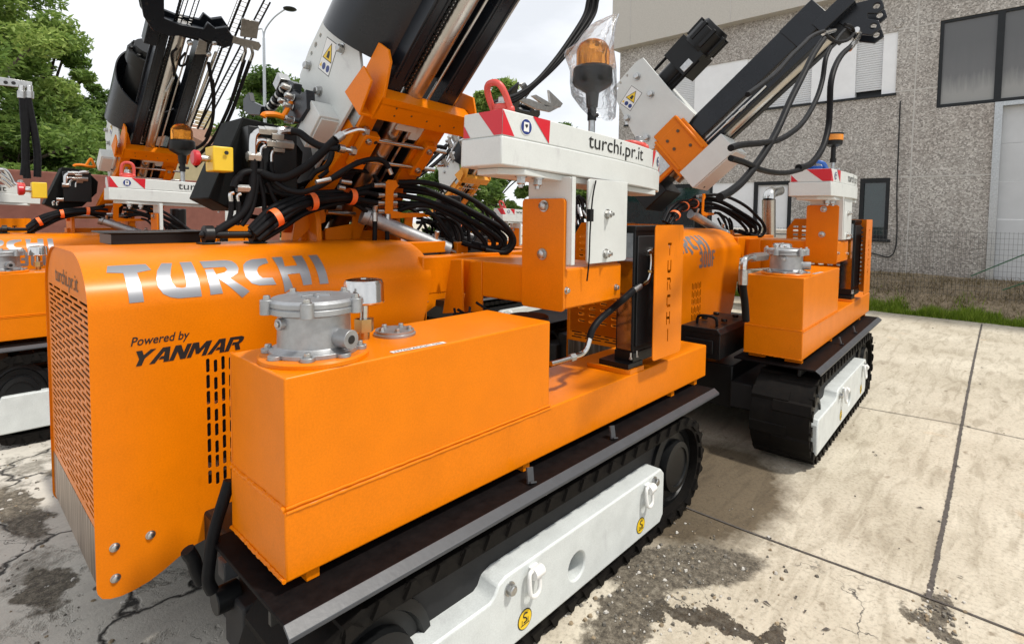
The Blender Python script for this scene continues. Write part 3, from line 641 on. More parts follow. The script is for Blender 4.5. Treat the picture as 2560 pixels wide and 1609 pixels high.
p0 = ground_at(666, 22); lp = empty('street_lamp', (p0.x, p0.y, 0)); tag(lp, 'slim grey double-armed street lamp against the pale sky', 'street lamp')
mb = MB(); mb.cyl((0, 0, 0), (0, 0, 8.0), .075, GALV, r2=.045, n=10); mb.build('pole', lp)
rx = CR; 
for s_, L_ in ((1, .75), (-1, .65)):
    e = Vector((rx.x, rx.y, 0))*s_; e = (e+Vector((CFW.x, CFW.y, 0))*(.0 if s_ > 0 else .5)); mb = MB()
    mb.tube([(0, 0, 7.9), e*.08*L_+Vector((0, 0, 8.3)), e*.5*L_+Vector((0, 0, 8.72 if s_ > 0 else 8.35)), e*L_+Vector((0, 0, 9.0 if s_ > 0 else 8.4))], .028, GALV, n=7); am = mb.build('arm', lp)
    mb = MB(); q = e*L_+Vector((0, 0, 9.03 if s_ > 0 else 8.42)); mb.sphere(q+e*.2, .2, FRAMEM, sc=(1.2, 1.2, .28)); mb.build('lamp_head', am)
# ================================================================= THE DRILLING RIGS
# One rig is built in full in its own coordinates (x along the machine, y across, z up); the others are copies.
RIGGRP = 'tracked drilling rigs parked in the yard'
rig = empty('drilling_rig')
tag(rig, 'nearest orange tracked drilling rig with bagged beacon and silver-lettered hood', 'drilling rig', RIGGRP)
# ---- undercarriage
def stadium(x0, x1, r, zc, n=14):
    return [(x1-r+r*math.sin(math.pi*i/n), zc+r*math.cos(math.pi*i/n)) for i in range(n+1)]+[(x0+r-r*math.sin(math.pi*i/n), zc-r*math.cos(math.pi*i/n)) for i in range(n+1)]
def track(y0, y1, name='track', TX0=-.05):
    TX1 = 2.56; o_ = stadium(TX0, TX1, .287, .30); i_ = stadium(TX0+.062, TX1-.062, .225, .30)
    mb = MB(); n = len(o_)
    vs = [(p[0], y, p[1]) for y in (y0, y1) for p in o_]+[(p[0], y, p[1]) for y in (y0, y1) for p in i_]
    fs = []
    for i in range(n):
        j = (i+1) % n; fs += [(i, j, n+j, n+i), (2*n+i, 3*n+i, 3*n+j, 2*n+j), (i, 2*n+i, 2*n+j, j), (n+i, n+j, 3*n+j, 3*n+i)]
    mb.add(vs, fs, RUBBER)
    # tread lugs round the outside
    RR = .287; L = 2*(TX1-TX0-2*RR)+2*math.pi*RR; k = 50
    for i in range(k):
        s = L*i/k; st = TX1-TX0-2*RR; ar = math.pi*RR
        if s < st: p = Vector((TX0+RR+s, 0, .3+RR)); a = 0
        elif s < st+ar: t = (s-st)/RR; p = Vector((TX1-RR+RR*math.sin(t), 0, .3+RR*math.cos(t))); a = t
        elif s < 2*st+ar: p = Vector((TX1-RR-(s-st-ar), 0, .3-RR)); a = math.pi
        else: t = (s-2*st-ar)/RR; p = Vector((TX0+RR-RR*math.sin(t), 0, .3-RR*math.cos(t))); a = math.pi+t
        M = Matrix.Translation(p) @ Matrix.Rotation(a, 4, 'Y'); off = .022 if i % 2 else -.022
        q = [(-.05+off, -.012), (-.032+off, .006), (.032+off, .006), (.05+off, -.012)]
        w0, w1 = (y0-.004, (y0+y1)/2+.05) if i % 2 else ((y0+y1)/2-.05, y1+.004)
        mb.prism(q, 1, w0, w1, RUBBER, M)
        # wedge-shaped lug flank showing on the belt's edge
        mb.prism([(-.036, -.045), (-.016, -.012), (-.010, .002), (.010, .002), (.016, -.012), (.036, -.045)], 1, y0-.014, y0+.02, RUBBER, M)
        mb.prism([(-.018, -.006), (-.018, .006), (.018, .006), (.018, -.006)], 1, y0+.05, y1-.05, RUBBER, M @ Matrix.Translation((0, 0, -.045)))
    t = mb.build(name, rig, ang=30)
    mb = MB(); yo = y0+.07
    mb.box((TX0+.3, yo, .12), (2.2, y1-.06, .47), DARK)
    for x in (.55, .9, 1.25, 1.6, 1.95): mb.cyl((x, y0+.05, .13), (x, y1-.05, .13), .085, BLACKP, n=20)
    mb.cyl((1.3, y0+.08, .5), (1.3, y1-.08, .5), .05, BLACKP, n=16)
    mb.build('roller_frame', t)
    for xc in (TX0+.29, 2.27):
        mb = MB(); mb.lathe((xc, y0+.03, .30), (0, -1, 0), [(0, -.30), (.20, -.30), (.20, -.05), (.235, -.05), (.235, -.02), (.20, -.01), (.19, -.03), (.15, -.03), (.145, .012), (.115, .016), (.112, .006), (.0, .006)], BLACKP, 36)
        mb.build('drive_wheel', t)
    return t
tr = track(-.115, .275)
track(2.445, 2.84, TX0=.10)
mb = MB()
prof = [(.09, .10), (1.985, .10), (2.02, .135), (2.02, .365), (1.985, .40), (.775, .40), (.73, .385), (.712, .352), (.69, .338), (.12, .338), (.09, .30)]
hx, hz, hr = 1.225, .222, .06; hc = [(hx+hr*math.cos(R(90+a)), hz+hr*math.sin(R(90+a))) for a in range(0, 360, 12)]; hn = len(hc)
pl_ = [(hx, .10)]+prof[1:5]+[(hx, .40)]+prof[5:]+[prof[0]]      # outline, split above and below the bore
ir = pl_.index((hx, .40)); nO = len(pl_); vs = [(x, y, z) for y in (-.14, -.02) for x, z in pl_]+[(x, y, z) for y in (-.14, -.05) for x, z in hc]
F1 = list(range(0, ir+1))+[2*nO+i % hn for i in range(hn, hn//2-1, -1)]; F2 = list(range(ir, nO))+[0]+[2*nO+i for i in range(hn//2, -1, -1)]
fs = [tuple(F1), tuple(F2), tuple(range(nO, 2*nO))[::-1]]+[(i, (i+1) % nO, nO+(i+1) % nO, nO+i) for i in range(nO)]+[(2*nO+i, 2*nO+(i+1) % hn, 2*nO+hn+(i+1) % hn, 2*nO+hn+i) for i in range(hn)]+[tuple(2*nO+hn+i for i in range(hn))]
mb.add(vs, fs, CHASSIS)
sp = mb.build('side_plate', tr, bevel=.008)
for x, r0 in ((.905, 20), (1.81, -10)):
    mb = MB(); z = .335
    mb.box((x-.004, -.160, z+.004), (x+.040, -.138, z+.040), WHITE); mb.cyl((x-.008, -.166, z+.022), (x+.044, -.166, z+.022), .023, WHITE, n=18)
    q = [(x-.026, z+.024), (x-.010, z+.036), (x+.016, z+.034), (x+.030, z+.020), (x+.030, z-.040), (x+.014, z-.062), (x-.010, z-.062), (x-.026, z-.042)]
    mb.tube([(p[0], -.166+.10*(p[1]-z), p[1]) for p in q], .0088, WHITE, n=10, smooth=5, closed=True)
    mb.build('lashing_ring', sp, bevel=.003)
for x, z in ((.79, .345), (1.905, .36)): mb = MB(); mb.bolt((x, -.14, z), (0, -1, 0), .020, STEEL); mb.build('bolt', sp)
for x in (.88, 1.775):
    mb = MB(); z = .173
    mb.prism(disc((x, z), .041, 28), 1, -.1415, -.140, BLACK); mb.prism(disc((x, z), .037, 28), 1, -.1425, -.1415, YELLOW)
    mb.tube([(x+.012, -.143, z+.022), (x-.004, -.143, z+.026), (x-.010, -.143, z+.014), (x+.006, -.143, z+.004), (x+.008, -.143, z-.008), (x-.008, -.143, z-.010)], .0026, BLACK, n=5)
    mb.box((x-.024, -.1432, z-.021), (x+.024, -.1425, z-.0175), BLACK); mb.box((x-.019, -.1432, z-.018), (x-.016, -.1425, z+.002), BLACK); mb.box((x+.016, -.1432, z-.018), (x+.019, -.1425, z+.002), BLACK)
    mb.build('warning_sticker', sp)
for (ya, yb, sgn) in ((-.11, .46, 1), (2.83, 2.26, -1)):
    mb = MB(); f = lambda p: (ya+sgn*p[0], p[1])
    mb.prism([f((0, .662)), f((0, .648)), f((.57, .648)), f((.57, .662))], 0, -.055, 2.74, FENDER)
    mb.box((-.05, ya+sgn*.10, .60), (2.7, ya+sgn*.12, .647), BLACKP)
    fd = mb.build('fender', rig, bevel=.003)
    mb = MB(); mb.prism([f((.004, .664)), f((-.030, .640)), f((-.031, .628)), f((-.026, .628)), f((-.024, .637)), f((.004, .655))], 0, -.058, 2.743, LIP)
    mb.build('lip', fd, bevel=.002)
    if sgn > 0:
        for x in (.98, 1.60):
            mb = MB(); M = Matrix.Translation((x, -.075, .664)) @ Matrix.Rotation(R(-18), 4, 'X') @ Matrix.Rotation(R(12), 4, 'Y')
            mb.box((-.018, -.004, 0), (.018, .004, .062), LIP, M); mb.box((-.012, -.015, 0), (.022, .012, .006), LIP, M); mb.build('clip', fd)
mb = MB(); mb.box((.05, .50, .22), (2.5, 2.22, .56), BLACKP); mb.box((.0, .33, .25), (2.3, .5, .45), DARK); mb.box((.0, 2.2, .25), (2.3, 2.38, .45), DARK)
mb.build('chassis', rig, bevel=.01)
# ---- hydraulic tank on the fender
L1, L2, W, z0, z1, z2 = 1.186, 2.84, .403, .7007, .9113, 1.2997
mb = MB(); mb.box((0, 0, z1-.02), (L1, W, z2), ORANGE); up = mb
tank = up.build('hydraulic_tank', rig, bevel=.007, seg=3)
mb = MB(); mb.box((-.004, -.004, z0), (L2, W+.004, z1), ORANGE); mb.build('lower_tank', tank, bevel=.007, seg=3)
mb = MB()
def wob(p, q, n, a=.0016): p, q = Vector(p), Vector(q); return [p.lerp(q, i/n)+Vector((jit(a), jit(a), jit(a))) for i in range(n+1)]
mb.tube(wob((.0, -.001, z1+.009), (L1+.01, -.001, z1+.009), 60, .0008), .0042, ORANGE, n=7, smooth=2)
mb.tube(wob((.0, -.005, z1-.004), (L1+.01, -.005, z1-.004), 60, .0008), .0036, ORANGE, n=7, smooth=2)
mb.tube(wob((-.001, .0, z1+.004), (-.001, W, z1+.004), 40, .0018), .0075, ORANGE, n=7, smooth=2)
mb.tube(wob((-.006, .0, z0+.006), (-.006, W, z0+.006), 40, .0016), .0065, ORANGE, n=7, smooth=2)
mb.tube(wob((0.003, W, z0), (.003, W, z2), 16, .001), .005, ORANGE, n=6, smooth=2)
mb.build('weld_bead', tank)
for x in (.065, 1.03, 2.38, 2.70): mb = MB(); mb.box((x, .012, .664), (x+.042, .13, z0-.001), ORANGE); mb.box((x, .27, .664), (x+.042, .39, z0-.001), ORANGE); mb.build('foot', tank, bevel=.002)
# filter housing
fc = (.178, .172)
mb = MB(); mb.lathe((*fc, z2+.0005), (0, 0, 1), [(0, 0), (.172, 0), (.172, .012), (.166, .018), (0, .018)], ORANGE, 40); mb.build('mounting_ring', tank)
mb = MB(); zb = z2+.0185
mb.lathe((*fc, zb), (0, 0, 1), [(0, 0), (.138, 0), (.138, .014), (.122, .020), (.114, .026), (.112, .125), (.120, .130), (.138, .133), (.138, .150), (.134, .152), (.134, .154), (.138, .156), (.138, .170), (.128, .178), (.04, .181), (0, .181)], CAST, 48)
for a in (10, 55, 100, 145, 190, 235, 280, 325):
    a = R(a); p = Vector((fc[0]+.142*math.cos(a), fc[1]+.142*math.sin(a), zb))
    mb.cyl(p, p+Vector((0, 0, .013)), .022, CAST, n=14)
for a in (20, 92, 165, 235, 305):
    a = R(a); p = Vector((fc[0]+.142*math.cos(a), fc[1]+.142*math.sin(a), zb+.131)); mb.cyl(p, p+Vector((0, 0, .046)), .021, CAST, n=14)
for a in (0, 60, 120): 
    M = Matrix.Translation((*fc, zb+.181)) @ Matrix.Rotation(R(a+15), 4, 'Z'); mb.box((-.05, -.004, -.004), (.05, .004, .004), CAST, M)
fh = mb.build('filter_housing', tank, bevel=.0025, ang=30)
mb = MB(); d = Vector((.25, -1, 0)).normalized(); p = Vector((*fc, zb+.055)); mb.cyl(p+d*.10, p+d*.165, .030, CAST, n=22); mb.cyl(p+d*.164, p+d*.1665, .014, BLACK, n=16)
d = Vector((-1, -.12, 0)).normalized(); p = Vector((*fc, zb+.105)); mb.cyl(p+d*.1, p+d*.128, .019, CAST, n=16); mb.cyl(p+d*.128, p+d*.134, .011, STEEL, n=6)
mb.build('port', tank, bevel=.002)
mb = MB()
for a in (20, 92, 165, 235, 305): a = R(a); mb.bolt((fc[0]+.142*math.cos(a), fc[1]+.142*math.sin(a), zb+.177), (0, 0, 1), .0105, STEEL)
for a in (55, 145, 235, 325): a = R(a); mb.bolt((fc[0]+.142*math.cos(a), fc[1]+.142*math.sin(a), zb+.013), (0, 0, 1), .0105, STEEL)
mb.build('bolt', tank)
mb = MB(); mb.lathe((.42, .27, z2+.03), (0, 0, 1), [(0, 0), (.030, 0), (.030, .048), (.016, .05), (.016, .10), (.062, .104), (.072, .108), (.075, .114), (.073, .12), (.072, .178), (.066, .192), (.05, .196), (.012, .197), (.012, .2), (0, .2)], CHROME, 32)
mb.cyl((.42, .27, z2+.03), (.42, .27, z2+.078), .036, BRASS, n=6); mb.cyl((.42, .27, z2), (.42, .27, z2+.03), .02, BRASS, n=14); mb.build('breather_cap', tank)
mb = MB(); cc = (.545, .255); mb.lathe((*cc, z2+.0005), (0, 0, 1), [(0, 0), (.080, 0), (.080, .008), (.074, .010), (.074, .020), (0, .021)], CAST, 36)
for a in (30, 102, 174, 246, 318): a = R(a); mb.bolt((cc[0]+.055*math.cos(a), cc[1]+.055*math.sin(a), z2+.0205), (0, 0, 1), .010, STEEL)
mb.build('inspection_cover', tank)
mb = MB(); Mx = Matrix.Translation((.375, .028, z2+.0015)) @ Matrix.Rotation(R(-3.5), 4, 'Z'); mb.box((0, -.012, 0), (.22, .012, .0006), WHITE, Mx)
lettering(mb, 'HYDRAULIC OIL', lambda x, y: Mx @ Vector((x, y, .0010)), .012, .208, -.007, .007, BLACK, bold=.012); mb.build('label', tank)
# ---- hood
HA, HB, HZ = .30, .20, 1.41; HX0, HX1 = -.301, 1.20
HP = [(.86, .36), (.86, 1.405)]+[(.86+HA*(1-math.cos(math.pi/2*i/18)), HZ+HB*math.sin(math.pi/2*i/18)) for i in range(19)]
FP = []; 
for i in range(41): t = math.pi/2*i/40; FP.append((.86+HA*(1-math.cos(t)), HZ+HB*math.sin(t)))
FS = [0]; 
for i in range(40): FS.append(FS[-1]+math.dist(FP[i], FP[i+1]))
def hoodpt(x, s, off=.0015):
    """point of the hood skin: s runs up the flat side from z=.36 and on over the rounded shoulder"""
    s -= HZ-.36
    if s <= 0: return Vector((x, .86-off, HZ+s))
    t = float(np.interp(s, FS, [math.pi/2*i/40 for i in range(41)])); nrm = Vector((0, -math.cos(t)/HA, math.sin(t)/HB)).normalized()
    if s > FS[-1]: return Vector((x, 1.16+s-FS[-1], HZ+HB+off))
    return Vector((x, .86+HA*(1-math.cos(t)), HZ+HB*math.sin(t)))+nrm*off
side = [(-.301, .415), (-.298, .395), (-.285, .372), (-.262, .360), (-.23, .354), (-.19, .356), (-.14, .366), (-.09, .388), (-.04, .415), (.01, .436), (.07, .447), (.80, .45), (.847, .633), (1.046, .89), (1.125, 1.1), (1.178, 1.30), (1.20, 1.40), (1.20, HZ-.004), (-.301, HZ-.004)]
holes = []
for ci in range(7):
    xc = .0745+.0283*ci
    for k in range(8):
        if ci % 2 == 0: holes.append(pill(xc, 1.152-.0655*k, .0135, .056))
        else: holes.append(pill(xc, 1.145-.0655*k-(.006 if k % 2 else 0), .0135, .052))
mb = MB(); mb.holed(side, holes, 1, .86, .8625, ORANGE)
mb.holed([(x, z) for x, z in side], [], 1, 2*1.36-.8625, 2*1.36-.86, ORANGE)
half = [(.86, HZ-.004)]+FP[::2]; prof = half+[(2*1.36-y, z) for y, z in half[::-1]]
inn = [(y+(.0025 if y < 1.36 else -.0025), z-.0025) if z > HZ+.05 else (y+(.0025 if y < 1.36 else -.0025), z) for y, z in prof]
k = len(prof); vs = [(x, *p) for x in (HX0, HX1) for p in prof]+[(x, *p) for x in (HX0, HX1) for p in inn]; fs = []
for i in range(k-1): fs += [(i, i+1, k+i+1, k+i), (2*k+i, 3*k+i, 3*k+i+1, 2*k+i+1), (i, 2*k+i, 2*k+i+1, i+1), (k+i, k+i+1, 3*k+i+1, 3*k+i)]
mb.add(vs, fs, ORANGE)
hood = mb.build('hood', rig, ang=25)
# front grille plate with slots, set just behind the hood's edge
outl = [(y, z) for y, z in [(.864, .615)]+[(y+.004, z-.004) for y, z in FP[::3]]]; outl = outl+[(2*1.36-y, z) for y, z in outl[::-1]]
holes = []; z = 1.425; r = 0
while z > .635:
    x0 = .915 if r % 2 else .905; y = x0-(.09 if r % 2 else 0)
    while y < 1.80:
        a, b = max(y, .905), min(y+.168, 1.815)
        if b-a > .03: holes.append(pill((a+b)/2, z, b-a, .0105, 4))
        y += .2
    z -= .0215; r += 1
mb = MB(); mb.holed(outl, holes, 0, -.292, -.289, ORANGE); mb.build('front_grille', hood, ang=25)
mb = MB(); mb.box((-.293, .866, .405), (-.290, 1.854, .614), BRUSHED); mb.build('polished_panel', hood)
mb = MB(); mb.box((-.27, .875, .47), (1.0, 1.845, 1.36), DARK); mb.box((.02, .868, .70), (.19, .874, .75), STEEL); mb.box((.05, .868, .98), (.16, .874, 1.0), STEEL); mb.prism([(y+.003, z-.004) for y, z in FP[::3]]+[(2*1.36-y-.003, z-.004) for y, z in FP[::-3]]+[(1.855, 1.1), (.865, 1.1)], 0, 1.165, 1.170, ORANGE); mb.build('engine_block', hood)
mb = MB(); vs_ = lettering(mb, 'turchi.pr.it', lambda a, b: (-.2935, 1.612-a, 1.437+b), 0, .530, 0, .085, BROWN, bold=.004); mb.build('front_lettering', hood)
# silver logo letters wrapped over the rounded shoulder
LOGOP = {'T': [(-.223,1.243),(-.104,1.243),(-.093,1.206),(-.140,1.195),(-.135,1.072),(-.180,1.072),(-.183,1.197),(-.232,1.204)],
 'U': [(-.051,1.243),(-.015,1.241),(-.029,1.199),(-.037,1.166),(-.037,1.137),(-.026,1.117),(-.007,1.112),(.006,1.114),(.012,1.130),(.011,1.243),(.053,1.244),(.058,1.072),(-.022,1.073),(-.049,1.080),(-.072,1.095),(-.085,1.123),(-.085,1.162),(-.075,1.199)],
 'R': [(.083,1.243),(.180,1.243),(.205,1.234),(.216,1.212),(.218,1.186),(.208,1.160),(.172,1.138),(.240,1.075),(.209,1.051),(.128,1.142),(.124,1.160),(.158,1.168),(.172,1.181),(.167,1.198),(.087,1.198)],
 'r': [(.089,1.190),(.120,1.191),(.136,1.076),(.090,1.075)],
 'C': [(.349,1.242),(.289,1.239),(.262,1.226),(.242,1.204),(.234,1.172),(.235,1.138),(.253,1.107),(.282,1.096),(.354,1.093),(.343,1.126),(.302,1.128),(.289,1.143),(.288,1.167),(.300,1.187),(.323,1.200),(.349,1.207)],
 'H': [(.378,1.246),(.423,1.246),(.412,1.180),(.470,1.181),(.472,1.248),(.517,1.249),(.514,1.080),(.473,1.079),(.468,1.138),(.411,1.136),(.425,1.075),(.387,1.055)],
 'I': [(.549,1.247),(.592,1.249),(.595,1.077),(.552,1.078)]}
def wrapped(mb, poly, m, off=.0015, fn=hoodpt):
    tris = tessellate_polygon([[Vector((x, y, 0)) for x, y in poly]])
    for t in tris:
        T = [poly[i] for i in t]; lo, hi = min(p[1] for p in T), max(p[1] for p in T); s = math.floor(lo/.01)*.01
        while s < hi:
            q = T
            for lim, sg in ((s, 1), (s+.01, -1)):
                o = []
                for i in range(len(q)):
                    a, b = q[i], q[(i+1) % len(q)]; da, db = sg*(a[1]-lim), sg*(b[1]-lim)
                    if da >= 0: o.append(a)
                    if (da > 0) != (db > 0) and abs(da-db) > 1e-12: u = da/(da-db); o.append((a[0]+(b[0]-a[0])*u, a[1]+(b[1]-a[1])*u))
                q = o
                if len(q) < 3: break
            if len(q) >= 3: mb.add([fn(x, y, off) for x, y in q], [tuple(range(len(q)))], m)
            s += .01
mb = MB()
for p in LOGOP.values(): wrapped(mb, p, LOGO)
mb.build('logo_lettering', hood, ang=60)
mb = MB(); sq = lambda x, z: hoodpt(x, z-.36)
lettering(mb, 'Powered by', sq, -.180, .012, 1.262, 1.305, BLACK, bold=.012, shear=.25)
HEAVY = {'Y': ([(0,1),(.30,1),(.48,.68),(.72,1),(1.0,1),(.62,.46),(.62,0),(.34,0),(.34,.46)], .98), 'A': ([(0,0),(.34,1),(.74,1),(1.0,0),(.72,0),(.66,.22),(.40,.22),(.46,.42),(.60,.42),(.55,.72),(.51,.72),(.28,0)], 1.0),
 'N': ([(0,0),(0,1),(.30,1),(.62,.46),(.62,1),(.88,1),(.88,0),(.60,0),(.26,.56),(.26,0)], .93), 'M': ([(0,0),(0,1),(.34,1),(.53,.55),(.74,1),(1.08,1),(1.08,0),(.82,0),(.82,.62),(.62,.18),(.44,.18),(.25,.62),(.25,0)], 1.13),
 'R': ([(0,0),(0,1),(.70,1),(.88,.90),(.92,.74),(.88,.56),(.74,.44),(.96,0),(.66,0),(.48,.40),(.30,.40),(.30,.60),(.58,.60),(.64,.68),(.62,.78),(.27,.80),(.27,0)], .95)}
tot = sum(HEAVY[c][1] for c in 'YANMAR'); xx = 0
for c in 'YANMAR':
    P_, ad = HEAVY[c]; P_ = [(-.188+(.385*(xx+a)/tot)+b*.024, 1.196+b*.056) for a, b in P_]
    for t_ in tessellate_polygon([[Vector((a, b, 0)) for a, b in P_]]): mb.add([sq(*P_[i]) for i in t_], [(0, 1, 2)], BLACK)
    xx += ad
mb.build('engine_lettering', hood)
for x, z in ((-.245, .546), (-.245, .43), (-.134, .544)):
    mb = MB(); mb.lathe((x, .86, z), (0, -1, 0), [(0, 0), (.0165, 0), (.0165, .002), (.013, .003), (.012, .008), (.008, .011), (0, .012)], STEEL, 20); mb.build('bolt', hood)
mb = MB(); mb.box((-.10, 1.55, 1.608), (.27, 1.80, 1.66), BLACKP); mb.box((-.13, 1.53, 1.660), (.31, 1.82, 1.668), BLACKP); mb.build('roof_box', hood, bevel=.004)
# pin bracket on the hood top
mb = MB(); p, q = Vector((.235, 1.36, 1.655)), Vector((.43, 1.30, 1.655))
mb.cyl(p, q, .018, BLACKP, n=14)
for c in (p, q):
    mb.cyl(c-Vector((.012, 0, 0)), c+Vector((.03, 0, 0)), .045, BLACKP, n=24); mb.sphere(c+Vector((-.012, 0, 0)), .018, BLACKP); mb.box((c.x-.03, c.y-.05, 1.611), (c.x+.05, c.y+.05, 1.619), BLACKP); mb.box((c.x-.01, c.y-.03, 1.612), (c.x+.02, c.y+.03, 1.66), BLACKP)
mb.build('pin_bracket', rig, bevel=.003)
# ---- frame beams, posts
Y_ = .055
mb = MB(); mb.box((1.36, Y_, 1.322), (1.852, 1.0, 1.515), ORANGE); bm_ = mb.build('cross_beam', rig, bevel=.010)
mb = MB(); mb.box((1.15, .87, 1.325), (2.3, .97, 1.532), ORANGE); mb.box((1.15, 1.75, 1.325), (2.3, 1.85, 1.532), ORANGE); mb.box((2.2, .97, 1.33), (2.3, 1.75, 1.53), ORANGE); mb.build('main_frame', rig, bevel=.006)
gp = lambda x, L: [(at(0, x, *ZG(*p)).y, at(0, x, *ZG(*p)).z) for p in L]
for x, L in ((1.285, [(1225, 108), (1285, 104), (1290, 390), (1180, 398)]), (1.352, [(1330, 118), (1392, 114), (1392, 385), (1285, 390)])):
    mb = MB(); mb.prism(gp(x, L), 0, x, x+.014, ORANGE); mb.build('gusset', bm_, bevel=.003)
mb = MB(); pl = rrect(.052, 1.312, .318, 1.848, .02); mb.prism(pl, 0, 1.342, 1.3595, ORANGE)
po = mb.build('post_plate', rig, bevel=.002)
for y, z in ((.176, 1.812), (.182, 1.580)): mb = MB(); mb.bolt((1.342, y, z), (-1, 0, 0), .021, STEEL, h=.017); mb.build('bolt', po)
pp = lambda u: at(1, Y_, *u)
for u in (ZG(0, 0),): pass
for u in ((1000+1047/2.521, 560+418/2.521), (1000+1360/2.521, 560+398/2.521)):
    p = pp(u); mb = MB(); mb.bolt((p.x, Y_, p.z), (0, -1, 0), .013, STEEL); mb.build('bolt', bm_)
mb = MB(); mb.prism(rrect(.03, 1.535, .295, 1.948, .012), 0, 1.3605, 1.368, GREY); mb.box((1.3605, .022, 1.535), (1.388, .0295, 1.948), GREY); mb.build('left_post', rig, bevel=.002).name = 'weight_post'
mb = MB(); mb.prism(rrect(1.515, 1.53, 1.872, 1.948, .02), 1, .040, .052, GREY); mb.box((1.872, .045, 1.535), (1.88, .30, 1.948), GREY); p2_ = mb.build('weight_post', rig, bevel=.002)
for x, z in ((1.680, 1.777), (1.672, 1.575)): mb = MB(); mb.bolt((x, .040, z), (0, -1, 0), .019, STEEL); mb.cyl((x, .04, z), (x, .0, z), .009, STEEL, n=10); mb.build('bolt', p2_)
mb = MB(); mb.tube([(1.56, .03, 1.94), (1.52, .02, 1.85), (1.505, .02, 1.7), (1.50, .02, 1.55), (1.50, .03, 1.45)], .004, HOSE, n=5); mb.box((1.488, .008, 1.74), (1.515, .03, 1.80), BLACKP); mb.build('cable', rig)
# ---- ballast weight
WT = [(.955, .085), (1.35, .070), (1.75, .064), (2.0, .072), (2.2, .092), (2.34, .120), (2.44, .165), (2.45, .33), (.965, .335), (.955, .325)]
def wgt(o): cx, cy = 1.7, .2; return [(cx+(x-cx)*(1+o/.7), cy+(y-cy)*(1+o/.14)) for x, y in WT]
mb = MB(); mb.prism(wgt(0), 2, 2.096, 2.206, GREY); wt = mb.build('ballast_weight', rig, bevel=.005, ang=20)
mb = MB(); mb.prism(wgt(.006), 2, 1.974, 2.0945, GREY); mb.build('lower_slab', wt, bevel=.006, ang=20)
mb = MB(); mb.prism([(1.02, .17), (1.10, .080), (2.30, .105), (2.34, .15), (2.34, .30), (1.02, .30)], 2, 1.944, 1.973, GREY); mb.build('clamp_plate', wt, bevel=.004)
mb = MB()
for x, y in ((1.13, .13), (1.22, .11), (1.95, .11)): mb.bolt((x, y, 1.944), (0, 0, -1), .021, STEEL, h=.03); mb.cyl((x, y, 1.914), (x, y, 1.894), .011, STEEL, n=12)
mb.build('bolt', wt)
def yside(x): return float(np.interp(x, [.955, 1.35, 1.75, 2.0, 2.2, 2.34, 2.44], [.085, .070, .064, .072, .092, .120, .165]))
def front(u): p = at(0, .955, *u); return Vector((.953, min(p.y, .335), min(max(p.z, 2.099), 2.2045)))
def sidep(u):
    y = .06
    for _ in range(4): p = at(1, y, *u); y = yside(p.x)
    return Vector((p.x, y-.002, min(max(p.z, 2.100), 2.2045)))
mb = MB()
F_ = lambda y, z: Vector((.953, y, z)); S_ = lambda x, z: Vector((x, yside(x)-.002, z))
mb.sheet([F_(.324, 2.158), F_(.324, 2.1), F_(.280, 2.1)], RED)
mb.sheet([F_(.232, 2.2045), F_(.132, 2.1), F_(.0845, 2.1), F_(.0845, 2.2045)], RED)
mb.sheet([S_(.9545, 2.2045), S_(.9545, 2.1), S_(1.025, 2.1)], RED)
for i in range(2):
    pass
a1, a2, a3 = sidep(ZA(580, 730)), sidep(ZA(690, 750)), sidep(ZA(685, 895))
mb.sheet([Vector((a1.x, a1.y, 2.2045)), Vector((a3.x, a3.y, 2.1)), Vector((a2.x, a2.y, 2.2045))], RED)
b1, b2 = sidep(ZA(1360, 965)), sidep(ZA(1395, 1000))
mb.sheet([S_(2.24, 2.2045), S_(2.24, 2.1), S_(2.29, 2.2045)], RED); mb.sheet([S_(2.385, 2.1), S_(2.435, 2.1), S_(2.435, 2.16)], RED)
mb.build('stripe_sticker', wt)
def cdisc(mb, x, z, r, m, off):
    mb.sheet([Vector((x+r*math.cos(t), yside(x+r*math.cos(t))-off, z+r*math.sin(t))) for t in [2*math.pi*i/28 for i in range(28)]][::-1], m)
mb = MB(); c_ = sidep(ZA(540, 790)); cx, cz = c_.x, 2.152
cdisc(mb, cx, cz, .036, WHITE, .0022); cdisc(mb, cx, cz, .033, BLUE, .0028)
q = lambda x, z, o=.0034: Vector((cx+x, yside(cx+x)-o, cz+z))
mb.sheet([q(-.016, -.02), q(.016, -.02), q(.016, .02), q(-.016, .02)], WHITE); mb.sheet([q(0, -.006, .004), q(.009, .004, .004), q(.007, .012, .004), q(0, .010, .004), q(-.007, .012, .004), q(-.009, .004, .004)], BLACK)
cx = 2.345; cdisc(mb, cx, cz, .034, WHITE, .0022); cdisc(mb, cx, cz, .030, BLUE, .0028); mb.sheet([q(-.014, -.018), q(.014, -.018), q(.014, .018), q(-.014, .018)], WHITE); mb.sheet([q(-.007, -.010, .004), q(.007, -.010, .004), q(.007, .010, .004), q(-.007, .010, .004)], BLUE)
mb.build('round_sticker', wt)
t0, t1 = sidep(ZA(935, 830)), sidep(ZA(1268, 1000))
mb = MB(); lettering(mb, 'turchi.pr.it', lambda x, z: Vector((x, yside(x)-.0024, z)), t0.x, t1.x+.02, 2.1005, 2.197, BLACK, bold=.0); mb.build('weight_lettering', wt)
